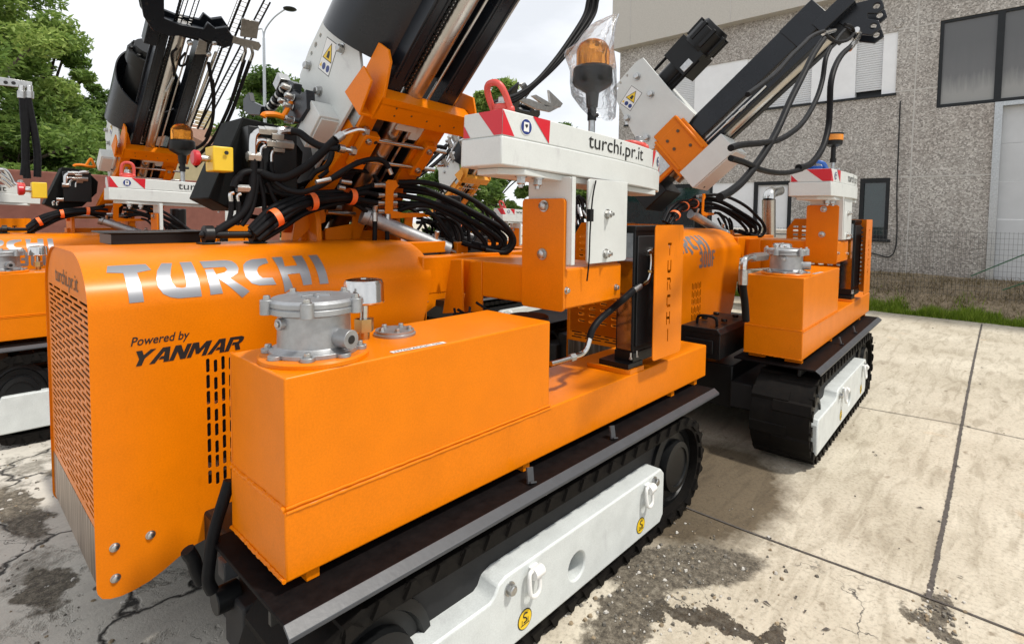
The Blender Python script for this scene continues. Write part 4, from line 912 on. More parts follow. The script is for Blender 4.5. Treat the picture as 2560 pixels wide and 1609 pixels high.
def eyebolt(x, y, z, m, lean, wt=wt, rz=0):
    mb = MB(); mb.lathe((x, y, z), (0, 0, 1), [(0, 0), (.055, 0), (.055, .022), (.048, .026), (.048, .045), (.038, .05), (0, .05)], m, 26)
    mb.bolt((x, y, z+.05), (0, 0, 1), .030, STEEL, h=.03)
    M = Matrix.Translation((x, y, z+.03)) @ Matrix.Rotation(R(rz), 4, 'Z') @ Matrix.Rotation(R(-lean), 4, 'Y')
    pts = [(-.01, .05, 0), (-.01, .052, .05), (-.01, .045, .10), (-.01, .022, .125), (-.01, -.022, .125), (-.01, -.045, .10), (-.01, -.052, .05), (-.01, -.05, 0)]
    mb.tube([M @ Vector(p) for p in pts], .0145, m, n=12, smooth=5)
    for s_ in (-1, 1): mb.sphere(M @ Vector((-.01, .05*s_, 0)), .02, m)
    return mb.build('eyebolt', wt, bevel=.002)
eyes = [eyebolt(1.075, .2, 2.206, REDP, 32), eyebolt(2.24, .2, 2.206, REDP, 84)]
wt.matrix_local = Matrix.Translation((1.0, .2, 2.08)) @ Matrix.Rotation(R(2.2), 4, 'Y') @ Matrix.Translation((-1.0, -.2, -2.08))
# ---- oil cooler, guard, hose
mb = MB(); CX0 = 1.93; cy1 = at(0, CX0, 1000+1395/2.521, 560+400/2.521).y+.03
mb.box((CX0, .02, .99), (2.28, cy1, 1.69), BLACKP); mb.box((CX0-.004, .015, 1.685), (2.285, cy1+.004, 1.715), BLACKP); mb.box((CX0-.004, .015, .96), (2.285, cy1+.004, 1.02), BLACKP); mb.box((CX0+.02, .012, 1.05), (2.27, .0195, 1.66), DARK)
co = mb.build('oil_cooler', rig, bevel=.004); mb = MB(); mb.box((CX0-.006, .03, 1.03), (CX0-.0005, cy1-.012, 1.675), MIRROR); mb.build('polished_panel', co)
mb = MB(); mb.prism([(1.84, .26), (1.855, .03), (1.875, .0), (2.02, .0), (2.02, .26)], 2, z1+.001, z1+.025, ORANGE); mb.box((1.87, .01, z1+.025), (2.02, .2, .965), BLACKP)
for x, y in ((1.90, -.005), (1.965, -.005)): mb.bolt((x, y+.02, .99), (0, 0, 1), .008, STEEL); mb.cyl((x, y+.02, .99), (x, y+.02, 1.025), .005, STEEL, n=8)
mb.build('cooler_foot', co)
# guard sheet with the name cut through it, louvred rear face
def letter_holes(s, cx, zc, size):
    out = []; w_ = size*.62; t_ = size*.2; G = {'T': [[(-.5, .5), (.5, .5), (.5, .3), (.12, .3), (.12, -.5), (-.12, -.5), (-.12, .3), (-.5, .3)]], 'U': [[(-.5, .5), (-.25, .5), (-.25, -.25), (.25, -.25), (.25, .5), (.5, .5), (.5, -.35), (.35, -.5), (-.35, -.5), (-.5, -.35)]],
        'R': [[(-.5, .5), (.3, .5), (.5, .35), (.5, .1), (.3, -.05), (.5, -.5), (.25, -.5), (.05, -.05), (.2, .08), (.25, .2), (.2, .3), (-.5, .3)], [(-.5, .18), (-.28, .18), (-.28, -.5), (-.5, -.5)]], 'C': [[(.5, .5), (-.3, .5), (-.5, .3), (-.5, -.3), (-.3, -.5), (.5, -.5), (.5, -.28), (-.2, -.28), (-.26, -.2), (-.26, .2), (-.2, .28), (.5, .28)]],
        'H': [[(-.5, .5), (-.26, .5), (-.26, .12), (.26, .12), (.26, .5), (.5, .5), (.5, -.5), (.26, -.5), (.26, -.1), (-.26, -.1), (-.26, -.5), (-.5, -.5)]], 'I': [[(-.13, .5), (.13, .5), (.13, -.5), (-.13, -.5)]]}
    return [[(cx+a*w_, zc+b*size) for a, b in p] for p in G[s]]
hl = []
for i, ch in enumerate('TURCHI'): hl += letter_holes(ch, 2.148, 1.585-.0975*i, .072)
pl = rrect(1.98, .978, 2.314, 1.72, .022)
mb = MB(); mb.holed(pl, hl, 1, -.073, -.069, ORANGE)
hl = []
for j in range(8):
    for i in range(14): hl.append(pill(.03+j*.088, 1.06+i*.044, .055, .02, 4))
mb.holed([(-.0685, .978), (.74, .978), (.74, 1.60), (.66, 1.72), (-.0685, 1.72)], hl, 0, 2.310, 2.314, ORANGE)
gd = mb.build('cooler_guard', rig, ang=25)
hose_n = 0
def hose(pts, r=.014, m=HOSE, name='hose', parent=None, k=8, n=9):
    mb = MB(); mb.tube(pts, r, m, n=n, smooth=k); return mb.build(name, parent or rig, ang=60)
def pz(Z, y, L, ax=1): return [at(ax, y, *Z(*p)) for p in L]
ZH = zoomer(1000, 560, 2017/800)
el = MB(); q = pz(ZH, .0, [(1555, 185), (1580, 175), (1585, 230), (1580, 290)]); el.tube(q, .016, CHROME, n=12); el.cyl(q[-1], q[-1]+Vector((0, 0, -.012)), .02, BRASS, n=6); el.cyl((2.08, .03, 1.572), (2.08, -.01, 1.572), .024, CHROME, n=6)
q = pz(ZH, .0, [(1580, 305), (1560, 360), (1515, 390), (1470, 420)]); el.tube(q, .012, CHROME, n=10); el.cyl(q[-2], q[-1], .017, STEEL, n=12); el.build('hose_fitting', rig)
hose(pz(ZH, .0, [(1470, 418), (1440, 445), (1400, 480)])+pz(ZH, .06, [(1330, 540), (1260, 600), (1215, 660), (1195, 720)]), .018)
q = pz(ZH, .06, [(1197, 715), (1180, 775), (1150, 815), (1100, 835), (1040, 855), (950, 880)]); el = MB(); el.tube(q[:4], .013, CHROME, n=10); el.tube(q[3:], .012, CHROME, n=10); el.cyl(q[3], q[3].lerp(q[4], .5), .019, STEEL, n=6); el.build('hose_fitting', rig)
# dark machinery between tank and frame
mb = MB(); mb.cyl((1.34, .27, .92), (1.34, .27, 1.22), .092, BLACKP, n=28); mb.cyl((1.34, .27, 1.22), (1.34, .27, 1.27), .104, BLACKP, n=28); mb.cyl((1.22, .62, 1.05), (1.22, .86, 1.05), .09, BLACKP, n=18)
mb.build('pump_unit', rig, bevel=.01)
mb = MB()
for i in range(9):
    a = Vector((1.2+jit(.1), .55+jit(.1), 1.25+jit(.1))); mb.tube([a, a+Vector((jit(.2), -.1+jit(.1), -.15)), a+Vector((.25+jit(.2), jit(.15), -.25+jit(.1)))], .007, HOSE, n=6)
mb.build('wiring', rig)
mb = MB(); mb.box((-.02, .44, .50), (.06, .50, .565), LIP); mb.cyl((-.05, .45, .44), (.03, .45, .44), .045, BLACKP, n=16); mb.build('hose_connector', rig, bevel=.004)
ZF = zoomer(0, 900, 1622/760)
hose(pz(ZF, .43, [(1225, 640), (1195, 740), (1160, 850), (1135, 950), (1120, 1060), (1110, 1170), (1135, 1230)]), .020)
hose(pz(ZF, .50, [(1000, 1010), (1030, 1060), (1050, 1120), (1080, 1180)]), .022)
# batteries in front of the cross frame (seen between the rigs)
mb = MB(); mb.box((-.24, .50, .66), (.48, .82, .85), BLACKP); mb.prism([(.49, .85), (.83, .85), (.80, .89), (.52, .89)], 0, -.25, .49, BLACKP); mb.box((-.255, .55, .70), (-.24, .77, .80), BLACKP); mb.tube([(-.1, .58, .89), (-.1, .6, .95), (-.1, .72, .95), (-.1, .74, .89)], .012, HOSE)
for x, y in ((.05, .58), (.3, .58), (.05, .74), (.3, .74)): mb.cyl((x, y, .90), (x, y, .925), .025, BLACKP, n=14)
battery = mb.build('battery_box', rig, bevel=.012)
def mframe(o, th, ph):
    m = Vector((math.sin(ph), -math.cos(ph)*math.sin(th), math.cos(ph)*math.cos(th))); b = Vector((math.cos(ph), math.sin(ph)*math.sin(th), -math.sin(ph)*math.cos(th))); n = b.cross(m)
    return Matrix(((b.x, m.x, n.x, o[0]), (b.y, m.y, n.y, o[1]), (b.z, m.z, n.z, o[2]), (0, 0, 0, 1)))
def atm(M, ax, c, u):           # sight line through a pixel met with a plane of the mast's own frame
    I = M.inverted(); p = I @ CAMPOS; d = I.to_3x3() @ ray(*u); return p+d*((c-p[ax])/d[ax])
# ---- mast, in its own frame: x across, y along, z towards the front (underside)
MM = mframe((1.1, 1.5, 1.805), .774, .0515); ME = 2.30
def mast(parent, M):
    mb = MB()
    for s in (-1, 1):
        a, b = (-.19, -.106) if s < 0 else (.150, .262)
        mb.box((a, -.25, -.14), (b, ME, 0), MASTP)
        mb.box((a-.02 if s < 0 else b-.006, -.2, -.14), (a if s < 0 else b+.014, ME, -.115), MASTP)
        mb.box((a+.014, .9, 0.0), (a+.02, ME, .006), MASTP); mb.box((b-.02, .9, 0.0), (b-.014, ME, .006), MASTP)
    mb.box((-.105, -.25, -.135), (.149, .75, -.125), MASTP)
    r = mb.build('mast', parent, bevel=.004, M=M)
    mb = MB(); mb.cyl((-.012, -.25, -.03), (-.012, ME+.1, -.03), .0585, ROD, n=32); mb.build('cylinder_rod', r)
    mb = MB(); mb.cyl((.078, .2, .0), (.078, ME, .0), .008, ROD, n=10); mb.cyl((.078, .55, 0), (.078, .82, 0), .014, STEEL, n=12); mb.cyl((.285, .3, -.03), (.285, ME, -.03), .012, ROD, n=10); mb.build('guide_rod', r)
    mb = MB()
    for cx, cz in ((-.088, -.01),):
        l = .86; i = 0
        while l < ME+.7:
            h = .012 if i % 2 else .007
            for s in (-1, 1): mb.box((cx-.011+(.003 if i % 2 else 0), l, cz+s*h-.002), (cx+.011-(.003 if i % 2 else 0), l+.021, cz+s*h+.002), BLACKP)
            mb.cyl((cx, l+.003, cz-.014), (cx, l+.003, cz+.014), .0035, STEEL, n=6); l += .019; i += 1
    mb.build('chain', r)
    # orange clamp beam and its ears
    mb = MB(); mb.box((-.27, .705, .004), (.36, .80, .10), ORANGE); mb.box((-.27, .795, .006), (.36, .835, .10), ORANGE)
    for q in ((-.15, .745), (-.05, .765), (.06, .755), (.16, .745), (.26, .755), (-.16, .79)): mb.cyl((q[0], q[1], .1005), (q[0], q[1], .1015), .006, BROWN, n=10)
    cb = mb.build('clamp_beam', r, bevel=.005)
    mb = MB()
    mb.prism([(.70, .10), (.84, .10), (.99, .02), (1.02, -.04), (1.0, -.13), (.84, -.13), (.70, -.08)], 0, -.268, -.252, ORANGE)
    mb.prism([(-.252, .80), (-.19, .83), (-.24, .98), (-.252, .98)], 2, -.01, .004, ORANGE)
    mb.prism([(.70, .09), (.88, .05), (.89, -.06), (.70, -.10)], 0, -.335, -.322, ORANGE); mb.prism([(-.334, .70), (-.252, .70), (-.252, .715), (-.334, .715)], 2, -.10, .09, ORANGE)
    mb.prism([(.70, .10), (.86, .10), (.92, .0), (.88, -.10), (.70, -.10)], 0, .362, .376, ORANGE)
    mb.build('clamp_ear', r, bevel=.003)
    # orange side legs below the beam, lower clamps and bright tie rods
    mb = MB(); mb.prism([(-.245, .70), (-.17, .70), (-.165, .55), (-.18, .38), (-.22, -.22), (-.37, -.22), (-.32, .10), (-.245, .50)], 2, -.05, .02, ORANGE)
    mb.prism([(.155, .70), (.30, .70), (.30, -.22), (.17, -.22)], 2, -.05, .02, ORANGE); mb.box((-.255, .42, -.14), (-.245, .70, .02), ORANGE); mb.box((.295, -.2, -.16), (.305, .70, .02), ORANGE)
    mb.build('side_leg', r, bevel=.004)
    mb = MB(); mb.prism([(-.348, .55), (-.348, .69), (-.348, .69)], 0, 0, 0, STEEL) if False else None
    mb.box((-.2575, .56, -.10), (-.2552, .69, .0), STEEL); mb.build('rating_plate', r)
    for a, b in ((-.225, -.135), (.19, .265)):
        mb = MB(); mb.box((a, .35, .021), (b, .58, .075), ORANGE); lc = mb.build('rod_clamp', r, bevel=.004); mb = MB()
        for y in (.40, .545): mb.bolt((a+.03, y, .075), (0, 0, 1), .014, STEEL); mb.cyl((a+.075, y, .0752), (a+.075, y, .077), .011, DARK, n=12)
        mb.build('bolt', lc)
    mb = MB()
    for y in (.40, .545): mb.cyl((-.16, y, .052), (.36, y, .052), .0135, CHROME, n=14)
    mb.build('tie_rod', r)
    mb = MB(); mb.box((-.04, .62, -.02), (.10, .66, .03), GREY); mb.prism([(.09, .56), (.15, .56), (.17, .62), (.15, .68), (.09, .68), (.07, .62)], 2, .0, .012, GREY); mb.build('slide_pad', r, bevel=.003)
    # grey gearbox side plate with bolts and warning sticker
    mb = MB(); PW = -.285
    P = [(.94, -.64), (.60, -.655), (.44, -.635), (.40, -.59), (.41, -.53), (.30, -.40), (.18, -.10), (.78, -.06), (.94, -.30)]
    mb.holed(P, [disc(p, q_) for p, q_ in (((.80, -.60), .014), ((.725, -.605), .012), ((.66, -.61), .016), ((.60, -.615), .012))], 0, PW, PW+.018, GREY); gp_ = mb.build('gearbox_plate', r, bevel=.002); mb = MB()
    for y, z in ((.800, -.36), (.535, -.585), (.51, -.38), (.845, -.54)): mb.bolt((PW, y, z), (-1, 0, 0), .022, STEEL, h=.026)
    mb.build('bolt', gp_); mb = MB()
    a, b = Vector((PW-.001, .80, -.475)), Vector((PW-.001, .57, -.43)); c0 = Vector((PW-.0015, .688, -.450))
    S = lambda x, y, o=0: Vector((PW-.001-o, .69-.0*x+y*.95+x*.22, -.45+x*.9-y*.25))
    mb.sheet([S(-.072, -.092), S(.072, -.092), S(.072, .092), S(-.072, .092)], BLACK); mb.sheet([S(-.068, -.088, .0006), S(.068, -.088, .0006), S(.068, .088, .0006), S(-.068, .088, .0006)], WHITE)
    mb.sheet([S(-.055, -.02, .0012), S(.062, -.02, .0012), S(.004, .08, .0012)], BLACK); mb.sheet([S(-.046, -.015, .0018), S(.053, -.015, .0018), S(.004, .070, .0018)], YELLOW)
    mb.sheet([S(-.012, -.006, .0024), S(.02, -.006, .0024), S(.02, .012, .0024), S(.010, .035, .0024), S(-.008, .03, .0024)], BLACK)
    for x in (-.012, .038): mb.sheet([S(x+.020*math.cos(t), -.058+.020*math.sin(t), .0012) for t in [2*math.pi*i/16 for i in range(16)]], BLUE)
    mb.sheet([S(-.062, -.07, .0012), S(-.036, -.07, .0012), S(-.049, -.045, .0012)], YELLOW)
    mb.build('warning_sticker', gp_)
    # black rope drum behind, with motor
    mb = MB(); c = (-.06, 0, -.38); rr = .322; n = 48; vs = []
    for rad in (rr, rr-.012):
        for i in range(n):
            t = 2*math.pi*i/n; x, z = c[0]+rad*math.cos(t), c[2]+rad*math.sin(t); vs += [(x, .865+.17*(z-c[2]), z), (x, 1.44-.55*(z-c[2])-.12*(x-c[0]), z)]
    m2 = 2*n; fs = []
    for i in range(n):
        j = (i+1) % n; fs += [(2*i, 2*j, 2*j+1, 2*i+1), (m2+2*i, m2+2*i+1, m2+2*j+1, m2+2*j), (2*i, m2+2*i, m2+2*j, 2*j), (2*i+1, 2*j+1, m2+2*j+1, m2+2*i+1)]
    mb.add(vs, fs, MASTP); mb.cyl((c[0], .95, c[2]), (c[0], .97, c[2]), rr-.013, DARK, n=n); dr = mb.build('drum_cover', r, ang=40)
    mb = MB(); mb.cyl((c[0]-.06, .97, c[2]), (c[0]-.06, 1.64, c[2]), .17, BLACKP, n=28); mb.cyl((c[0]-.06, 1.64, c[2]), (c[0]-.06, 1.78, c[2]), .20, BLACKP, n=12); mb.cyl((c[0]-.06, 1.78, c[2]), (c[0]-.06, 1.85, c[2]), .15, BLACKP, n=20)
    for i in range(8): t = .785*i; mb.bolt((c[0]-.06+.17*math.cos(t), 1.78, c[2]+.17*math.sin(t)), (0, 1, 0), .022, BLACKP)
    mb.build('winch_motor', dr, bevel=.006)
    # upper black guide frame
    mb = MB(); U = [(-.42, .50), (-.36, .32), (-.26, .20), (-.12, .19), (.0, .24), (.32, .26), (.36, .20), (.43, .26), (.42, .36), (.33, .45), (.24, .40), (.16, .44), (.14, .36), (-.06, .34), (-.20, .36), (-.24, .56), (-.33, .72)]
    mb.prism([(x, ME-.22+y) for x, y in U], 2, .04, .075, MASTP); mb.prism([(x, ME-.22+y) for x, y in U], 2, -.14, -.10, MASTP)
    mb.box((-.28, ME-.02, -.10), (.40, ME+.08, .04), MASTP); mb.box((-.30, ME-.2, -.1), (-.19, ME+.06, .02), MASTP)
    uf = mb.build('guide_frame', r, bevel=.006)
    mb = MB()
    for x, y in ((-.36, .46), (.36, .40), (.37, .29), (-.31, .30)): mb.cyl((x, ME-.22+y, .0755), (x, ME-.22+y, .077), .013, DARK, n=12)
    mb.build('bolt_hole', uf)
    return r
# zinc hose bracket hanging beside a mast head, with two hoses
def hose_bracket(parent, M, side, hang):
    mb = MB(); mb.holed([(.40, 2.52), (.80, 2.47), (.82, 2.40), (.79, 2.37), (.40, 2.42)], [disc((.48, 2.48), .018, 14), disc((.70, 2.44), .014, 14), disc((.78, 2.42), .014, 14)], 2, .02, .03, STEEL)
    mb.prism([(.52, 2.50), (.66, 2.48), (.68, 2.62), (.54, 2.64)], 2, .03, .05, STEEL)
    b = mb.build('hose_bracket', parent, M=M, bevel=.002); return b
m1 = mast(rig, MM)
# pivot frame that carries the mast above the hood's rear
mb = MB()
for x in (.80, 1.33): mb.prism([(1.36, 1.50), (1.85, 1.50), (1.80, 1.78), (1.62, 1.90), (1.46, 1.90), (1.38, 1.74)], 0, x, x+.03, ORANGE)
mb.cyl((.78, 1.55, 1.80), (1.40, 1.55, 1.80), .035, STEEL, n=18); mb.box((.77, 1.5, 1.55), (1.33, 1.7, 1.66), ORANGE); mb.box((.9, 1.1, 1.53), (1.5, 1.62, 1.60), ORANGE)
for x in (.70, 1.385): mb.cyl((x+.07 if x < 1 else x, 1.55, 1.80), (x+.105 if x < 1 else x+.035, 1.55, 1.80), .06, ORANGE, n=22)
mb.build('pivot_frame', rig, bevel=.005)
mb = MB(); a, b = at(1, 1.3, *ZB(910, 1370)), at(1, 1.15, *ZB(1370, 1560)); mb.cyl(a, b, .044, CAST, n=26); d = (b-a).normalized(); mb.cyl(b, b+d*.05, .052, CAST, n=26); mb.cyl(b+d*.05, b+d*.16, .024, CHROME, n=16); mb.cyl(a, a-d*.04, .052, CAST, n=26)
mb.box((b.x+.08, b.y-.06, b.z-.12), (b.x+.17, b.y+.06, b.z+.03), ORANGE)
for t in (.06, .9): p = a.lerp(b, t); mb.cyl(p, p+Vector((0, -.03, .085)), .016, STEEL, n=10)
mb.build('hydraulic_cylinder', rig, bevel=.003)
# electric box on the mast foot
def ebox(parent, M, a, b, door_ax=2):
    mb = MB(); mb.box(a, b, GREY); e = mb.build('electric_box', parent, M=M, bevel=.004); mb = MB()
    mb.box((a[0]+.012, a[1]+.012, b[2]+.0005), (b[0]-.012, b[1]-.012, b[2]+.012), GREY); mb.cyl(((a[0]+b[0])/2, a[1]+.05, b[2]+.012), ((a[0]+b[0])/2, a[1]+.05, b[2]+.018), .012, BLACK, n=12); mb.build('lid', e, bevel=.004); return e
ebox(rig, MM, (-.40, .315, -.235), (-.16, .53, -.105))
mb = MB(); mb.box((-.25, -.15, -.50), (.2, .2, -.16), DARK)
mb.prism([(.478, -.477), (.50, -.42), (.47, -.40), (.50, -.31), (.557, -.284), (.493, -.203), (.40, -.22), (.282, -.346), (.33, -.42)], 0, -.42, -.37, MASTP)
for y, z in ((.455, -.43), (.445, -.36), (.40, -.335), (.36, -.27), (.38, -.40)): mb.bolt((-.42, y, z), (-1, .1, -.2), .016, STEEL, h=.045)
mb.cyl((-.40, .42, -.507), (-.40, .206, -.574), .022, BLACKP, n=12)
for i in range(9): f = i/8; c = Vector((-.40, .42-.21*f, -.507-.067*f)); mb.cyl(c, c+Vector((0, -.012, -.004)), .030, STEEL if i % 2 else BLACKP, n=14)
mb.box((-.43, .36, -.60), (-.37, .44, -.54), STEEL)
mb.prism([(.075, -.83), (.15, -.80), (.13, -.74), (.20, -.60), (.15, -.58), (.06, -.70), (.03, -.78)], 0, -.44, -.41, MASTP)
mb.build('gripper', rig, M=MM, bevel=.004)
mb = MB(); YH = 1.45
mb.tube(pz(ZB, YH, [(245, 738), (262, 722), (330, 725), (400, 748), (470, 760)]), .016, ORANGE, n=8, smooth=4); mb.tube(pz(ZB, YH, [(375, 735), (405, 680), (425, 650), (440, 670), (472, 765)]), .014, ORANGE, n=8, smooth=4); mb.build('handle', rig)
# valve block under a black cover, emergency stop
YV = 1.45
def vprism(L, y0, y1, m, name, bev=.006):
    mb = MB(); mb.prism([(at(1, y0, *ZB(*p)).x, at(1, y0, *ZB(*p)).z) for p in L], 1, y0, y1, m); return mb.build(name, rig, bevel=bev)
vprism([(118, 738), (380, 800), (500, 960), (485, 1110), (330, 1290), (60, 1330), (-60, 1270), (-98, 1250)], YV, YV+.30, MATT, 'valve_cover')
mb = MB(); e0 = at(1, YV-.02, *ZB(-45, 1010)); mb.box((e0.x-.046, e0.y-.09, e0.z-.060), (e0.x+.046, e0.y+.02, e0.z+.060), YBOX); es = mb.build('stop_box', rig, bevel=.006)
mb = MB(); mb.cyl((e0.x-.046, e0.y-.04, e0.z), (e0.x-.085, e0.y-.04, e0.z), .016, STEEL, n=12); mb.lathe((e0.x-.085, e0.y-.04, e0.z), (-1, 0, 0), [(0, 0), (.02, 0), (.036, .010), (.038, .028), (.03, .036), (0, .038)], REDK, 20); mb.build('stop_button', es)
mb = MB(); mb.cyl((e0.x+.01, e0.y-.1002, e0.z+.03), (e0.x+.01, e0.y-.102, e0.z+.03), .010, BLACK, n=12); mb.build('screw_cap', es)
mb = MB()
for L, r_ in (([(330, 828), (260, 824), (205, 838), (186, 880), (184, 1000)], .019), ([(300, 905), (240, 885), (205, 895), (190, 930), (187, 960)], .016), ([(330, 850), (350, 828), (400, 822), (440, 828)], .022), ([(230, 1000), (235, 940), (260, 920)], .012), ([(298, 1020), (302, 965), (330, 942), (352, 940)], .010), ([(45, 1270), (40, 1225), (60, 1215)], .010), ([(90, 1270), (85, 1235), (105, 1222)], .010)):
    mb.tube(pz(ZB, YV-.10, L), r_, CHROME, n=10)
for p, r_ in (((250, 828), .024), ((290, 828), .024), ((330, 862), .026), ((300, 905), .024), ((355, 910), .028), ((395, 915), .026), ((340, 945), .018), ((186, 990), .026), ((120, 1190), .02)):
    c = at(1, YV-.10, *ZB(*p)); mb.cyl(c-Vector((.03, 0, 0)), c+Vector((.03, 0, 0)), r_, STEEL, n=6)
mb.build('hose_fitting', rig)
mb = MB(); c = at(1, YV-.05, *ZB(300, 960)); mb.box((c.x-.13, c.y-.04, c.z-.22), (c.x+.12, c.y+.08, c.z+.12), BLACKP); mb.build('valve_block', rig, bevel=.006)
yv = YV-.10
for L, r_ in (([(186, 1000), (184, 1080), (178, 1180), (150, 1290), (90, 1370), (0, 1430), (-60, 1470)], .021), ([(430, 828), (480, 840), (540, 885), (620, 925), (725, 935)], .019), ([(240, 1092), (330, 1122), (420, 1108), (540, 1035), (640, 940), (705, 880)], .022),
    ([(540, 1130), (575, 1085), (640, 1050), (672, 1000), (682, 955)], .014), ([(600, 1120), (650, 1080), (690, 1030), (702, 960)], .012), ([(330, 1150), (400, 1195), (500, 1210), (620, 1165), (740, 1085), (850, 1025), (950, 1004), (1010, 1020), (1040, 1060)], .015),
    ([(270, 1150), (320, 1205), (430, 1232), (560, 1195), (680, 1130), (790, 1085), (880, 1078), (940, 1100), (968, 1142)], .013), ([(232, 1000), (235, 1050), (225, 1120), (250, 1240), (255, 1330)], .012), ([(298, 1020), (300, 1070), (330, 1140)], .012), ([(90, 1140), (110, 1100), (160, 1082), (240, 1085)], .018), ([(62, 1180), (75, 1140), (95, 1115)], .018), ([(45, 1270), (45, 1330), (30, 1400)], .012), ([(90, 1270), (92, 1340), (80, 1420)], .012), ([(150, 1290), (170, 1230), (165, 1180)], .010),
    ([(280, 1150), (310, 1240), (350, 1300)], .012), ([(210, 1080), (200, 1200), (170, 1330), (110, 1420)], .013)):
    hose([at(1, yv-(.30 if r_ in (.019, .022, .015) or (r_ == .014) else .06)*max(0, (p[0]-240)/470 if p[0] < 710 else 1), *ZB(*p)) for p in L] if L[0][0] > 200 else pz(ZB, yv, L), r_)
mb = MB(); yv = 1.05
for L, r_ in (([(705, 880), (750, 848), (800, 828), (850, 818), (905, 830)], .020), ([(722, 935), (760, 942), (825, 955)], .019)):
    mb.tube(pz(ZB, yv, L), r_*.8, CHROME, n=10); q = pz(ZB, yv, L); mb.cyl(q[0], q[0].lerp(q[1], .9), r_*1.15, STEEL, n=14); mb.cyl(q[-2].lerp(q[-1], .6), q[-1], r_*1.3, STEEL, n=6)
q = pz(ZB, yv, [(1036, 1055), (1055, 1098)]); mb.cyl(q[0], q[1], .013, STEEL, n=10); q = pz(ZB, yv, [(580, 1150), (670, 1130)]); mb.cyl(q[0], q[1], .012, STEEL, n=10)
q = pz(ZB, yv, [(735, 1142), (800, 1152)]); mb.cyl(q[0], q[1], .012, STEEL, n=10); q = pz(ZB, yv, [(720, 1180), (760, 1188)]); mb.cyl(q[0], q[1], .012, STEEL, n=10)
mb.build('hose_fitting', rig)
# main hose bundle, manifold bracket and the big loop over the frame
shared_h = []
YB = 1.30
for i, L in enumerate(([(165, 1445), (290, 1320), (430, 1255), (560, 1220), (760, 1208), (870, 1192), (945, 1165)], [(180, 1460), (305, 1345), (450, 1275), (580, 1240), (770, 1235), (890, 1215), (965, 1230)], [(195, 1480), (330, 1372), (470, 1300), (600, 1265), (780, 1245), (880, 1265), (965, 1280)],
    [(210, 1500), (350, 1402), (490, 1330), (600, 1290), (780, 1262), (870, 1285), (920, 1318), (965, 1332)], [(240, 1515), (380, 1430), (500, 1352), (620, 1308), (760, 1275), (830, 1290), (900, 1335)], [(215, 1512), (340, 1410), (470, 1318), (590, 1276), (770, 1255), (850, 1270)])):
    o = hose(pz(ZB, YB-.03*(i % 3), L), .0165 if i < 4 else .013); shared_h.append(o)
for L in ([(1075, 1168), (1250, 1190), (1420, 1258), (1560, 1330), (1700, 1405), (1785, 1462), (1812, 1505), (1790, 1560), (1720, 1580), (1600, 1560), (1500, 1530)], [(1100, 1150), (1270, 1152), (1430, 1195), (1600, 1280), (1740, 1392), (1806, 1462), (1828, 1530), (1775, 1592), (1650, 1578)], [(1090, 1230), (1240, 1255), (1420, 1320), (1560, 1390), (1660, 1452), (1740, 1515), (1730, 1560), (1620, 1560)],
    [(1090, 1280), (1240, 1286), (1340, 1292), (1480, 1352), (1600, 1425), (1690, 1500), (1700, 1550)], [(1090, 1332), (1180, 1302), (1300, 1300), (1440, 1362), (1560, 1440), (1640, 1520), (1650, 1570)], [(1130, 1200), (1300, 1222), (1460, 1290), (1600, 1370), (1720, 1450), (1770, 1520), (1740, 1570), (1660, 1560), (1560, 1530)]):
    jj = jit(.04); shared_h.append(hose([at(1, YB+jj-.45*max(0, min(1, (p[0]-1060)/770)), *ZB(*p)) for p in L], .0165))
for L in ([(1270, 1340), (1330, 1362), (1385, 1425), (1430, 1500), (1440, 1580)], [(1400, 1370), (1462, 1402), (1500, 1470), (1512, 1570)], [(1310, 1350), (1380, 1350), (1450, 1440), (1480, 1560)], [(1500, 1400), (1540, 1460), (1545, 1580)], [(1350, 1400), (1420, 1500), (1500, 1540), (1600, 1535)]):
    jj = jit(.04); shared_h.append(hose([at(1, YB+.05+jj-.40*max(0, min(1, (p[0]-1060)/770)), *ZB(*p)) for p in L], .012))
for L in ([(950, 1365), (952, 1420), (950, 1520)], [(1032, 1380), (1030, 1430), (1030, 1520)]): hose(pz(ZB, YB-.05, L), .014)
mb = MB()
mb.prism([(at(1, YB, *ZB(*p)).x, at(1, YB, *ZB(*p)).z) for p in ((990, 1150), (1005, 1135), (1055, 1138), (1070, 1175), (1040, 1205), (1036, 1328), (1100, 1342), (1255, 1342), (1268, 1366), (1012, 1378), (985, 1345), (990, 1200))], 1, YB-.052, YB-.044, ORANGE)
q = pz(ZB, YB+.02, [(1145, 1365), (1140, 1420), (1165, 1480), (1205, 1530)])
for i in range(3): a, b = q[i], q[i+1]; mb.prism([(a.x-.03, a.z), (a.x+.03, a.z), (b.x+.03, b.z), (b.x-.03, b.z)], 1, YB-.02, YB-.008, ORANGE)
shared_h.append(mb.build('manifold_bracket', rig, bevel=.002))
mb = MB()
for y_, xa, xb in ((1165, 940, 1095), (1230, 968, 1085), (1280, 965, 1085), (1332, 965, 1085)):
    a, b = at(1, YB-.03, *ZB(xa, y_+2)), at(1, YB-.03, *ZB(xb, y_)); k = a.lerp(b, .5); mb.cyl(a, b, .017, STEEL, n=12); mb.cyl(a.lerp(b, .42), a.lerp(b, .58), .023, STEEL, n=6); mb.cyl(a.lerp(b, .66), a.lerp(b, .74), .022, STEEL, n=6)
q = pz(ZB, YB-.05, [(952, 1340), (952, 1395)]); mb.cyl(q[0], q[1], .017, STEEL, n=12); q = pz(ZB, YB-.05, [(1034, 1350), (1032, 1410)]); mb.cyl(q[0], q[1], .017, STEEL, n=12)
shared_h.append(mb.build('hose_fitting', rig))
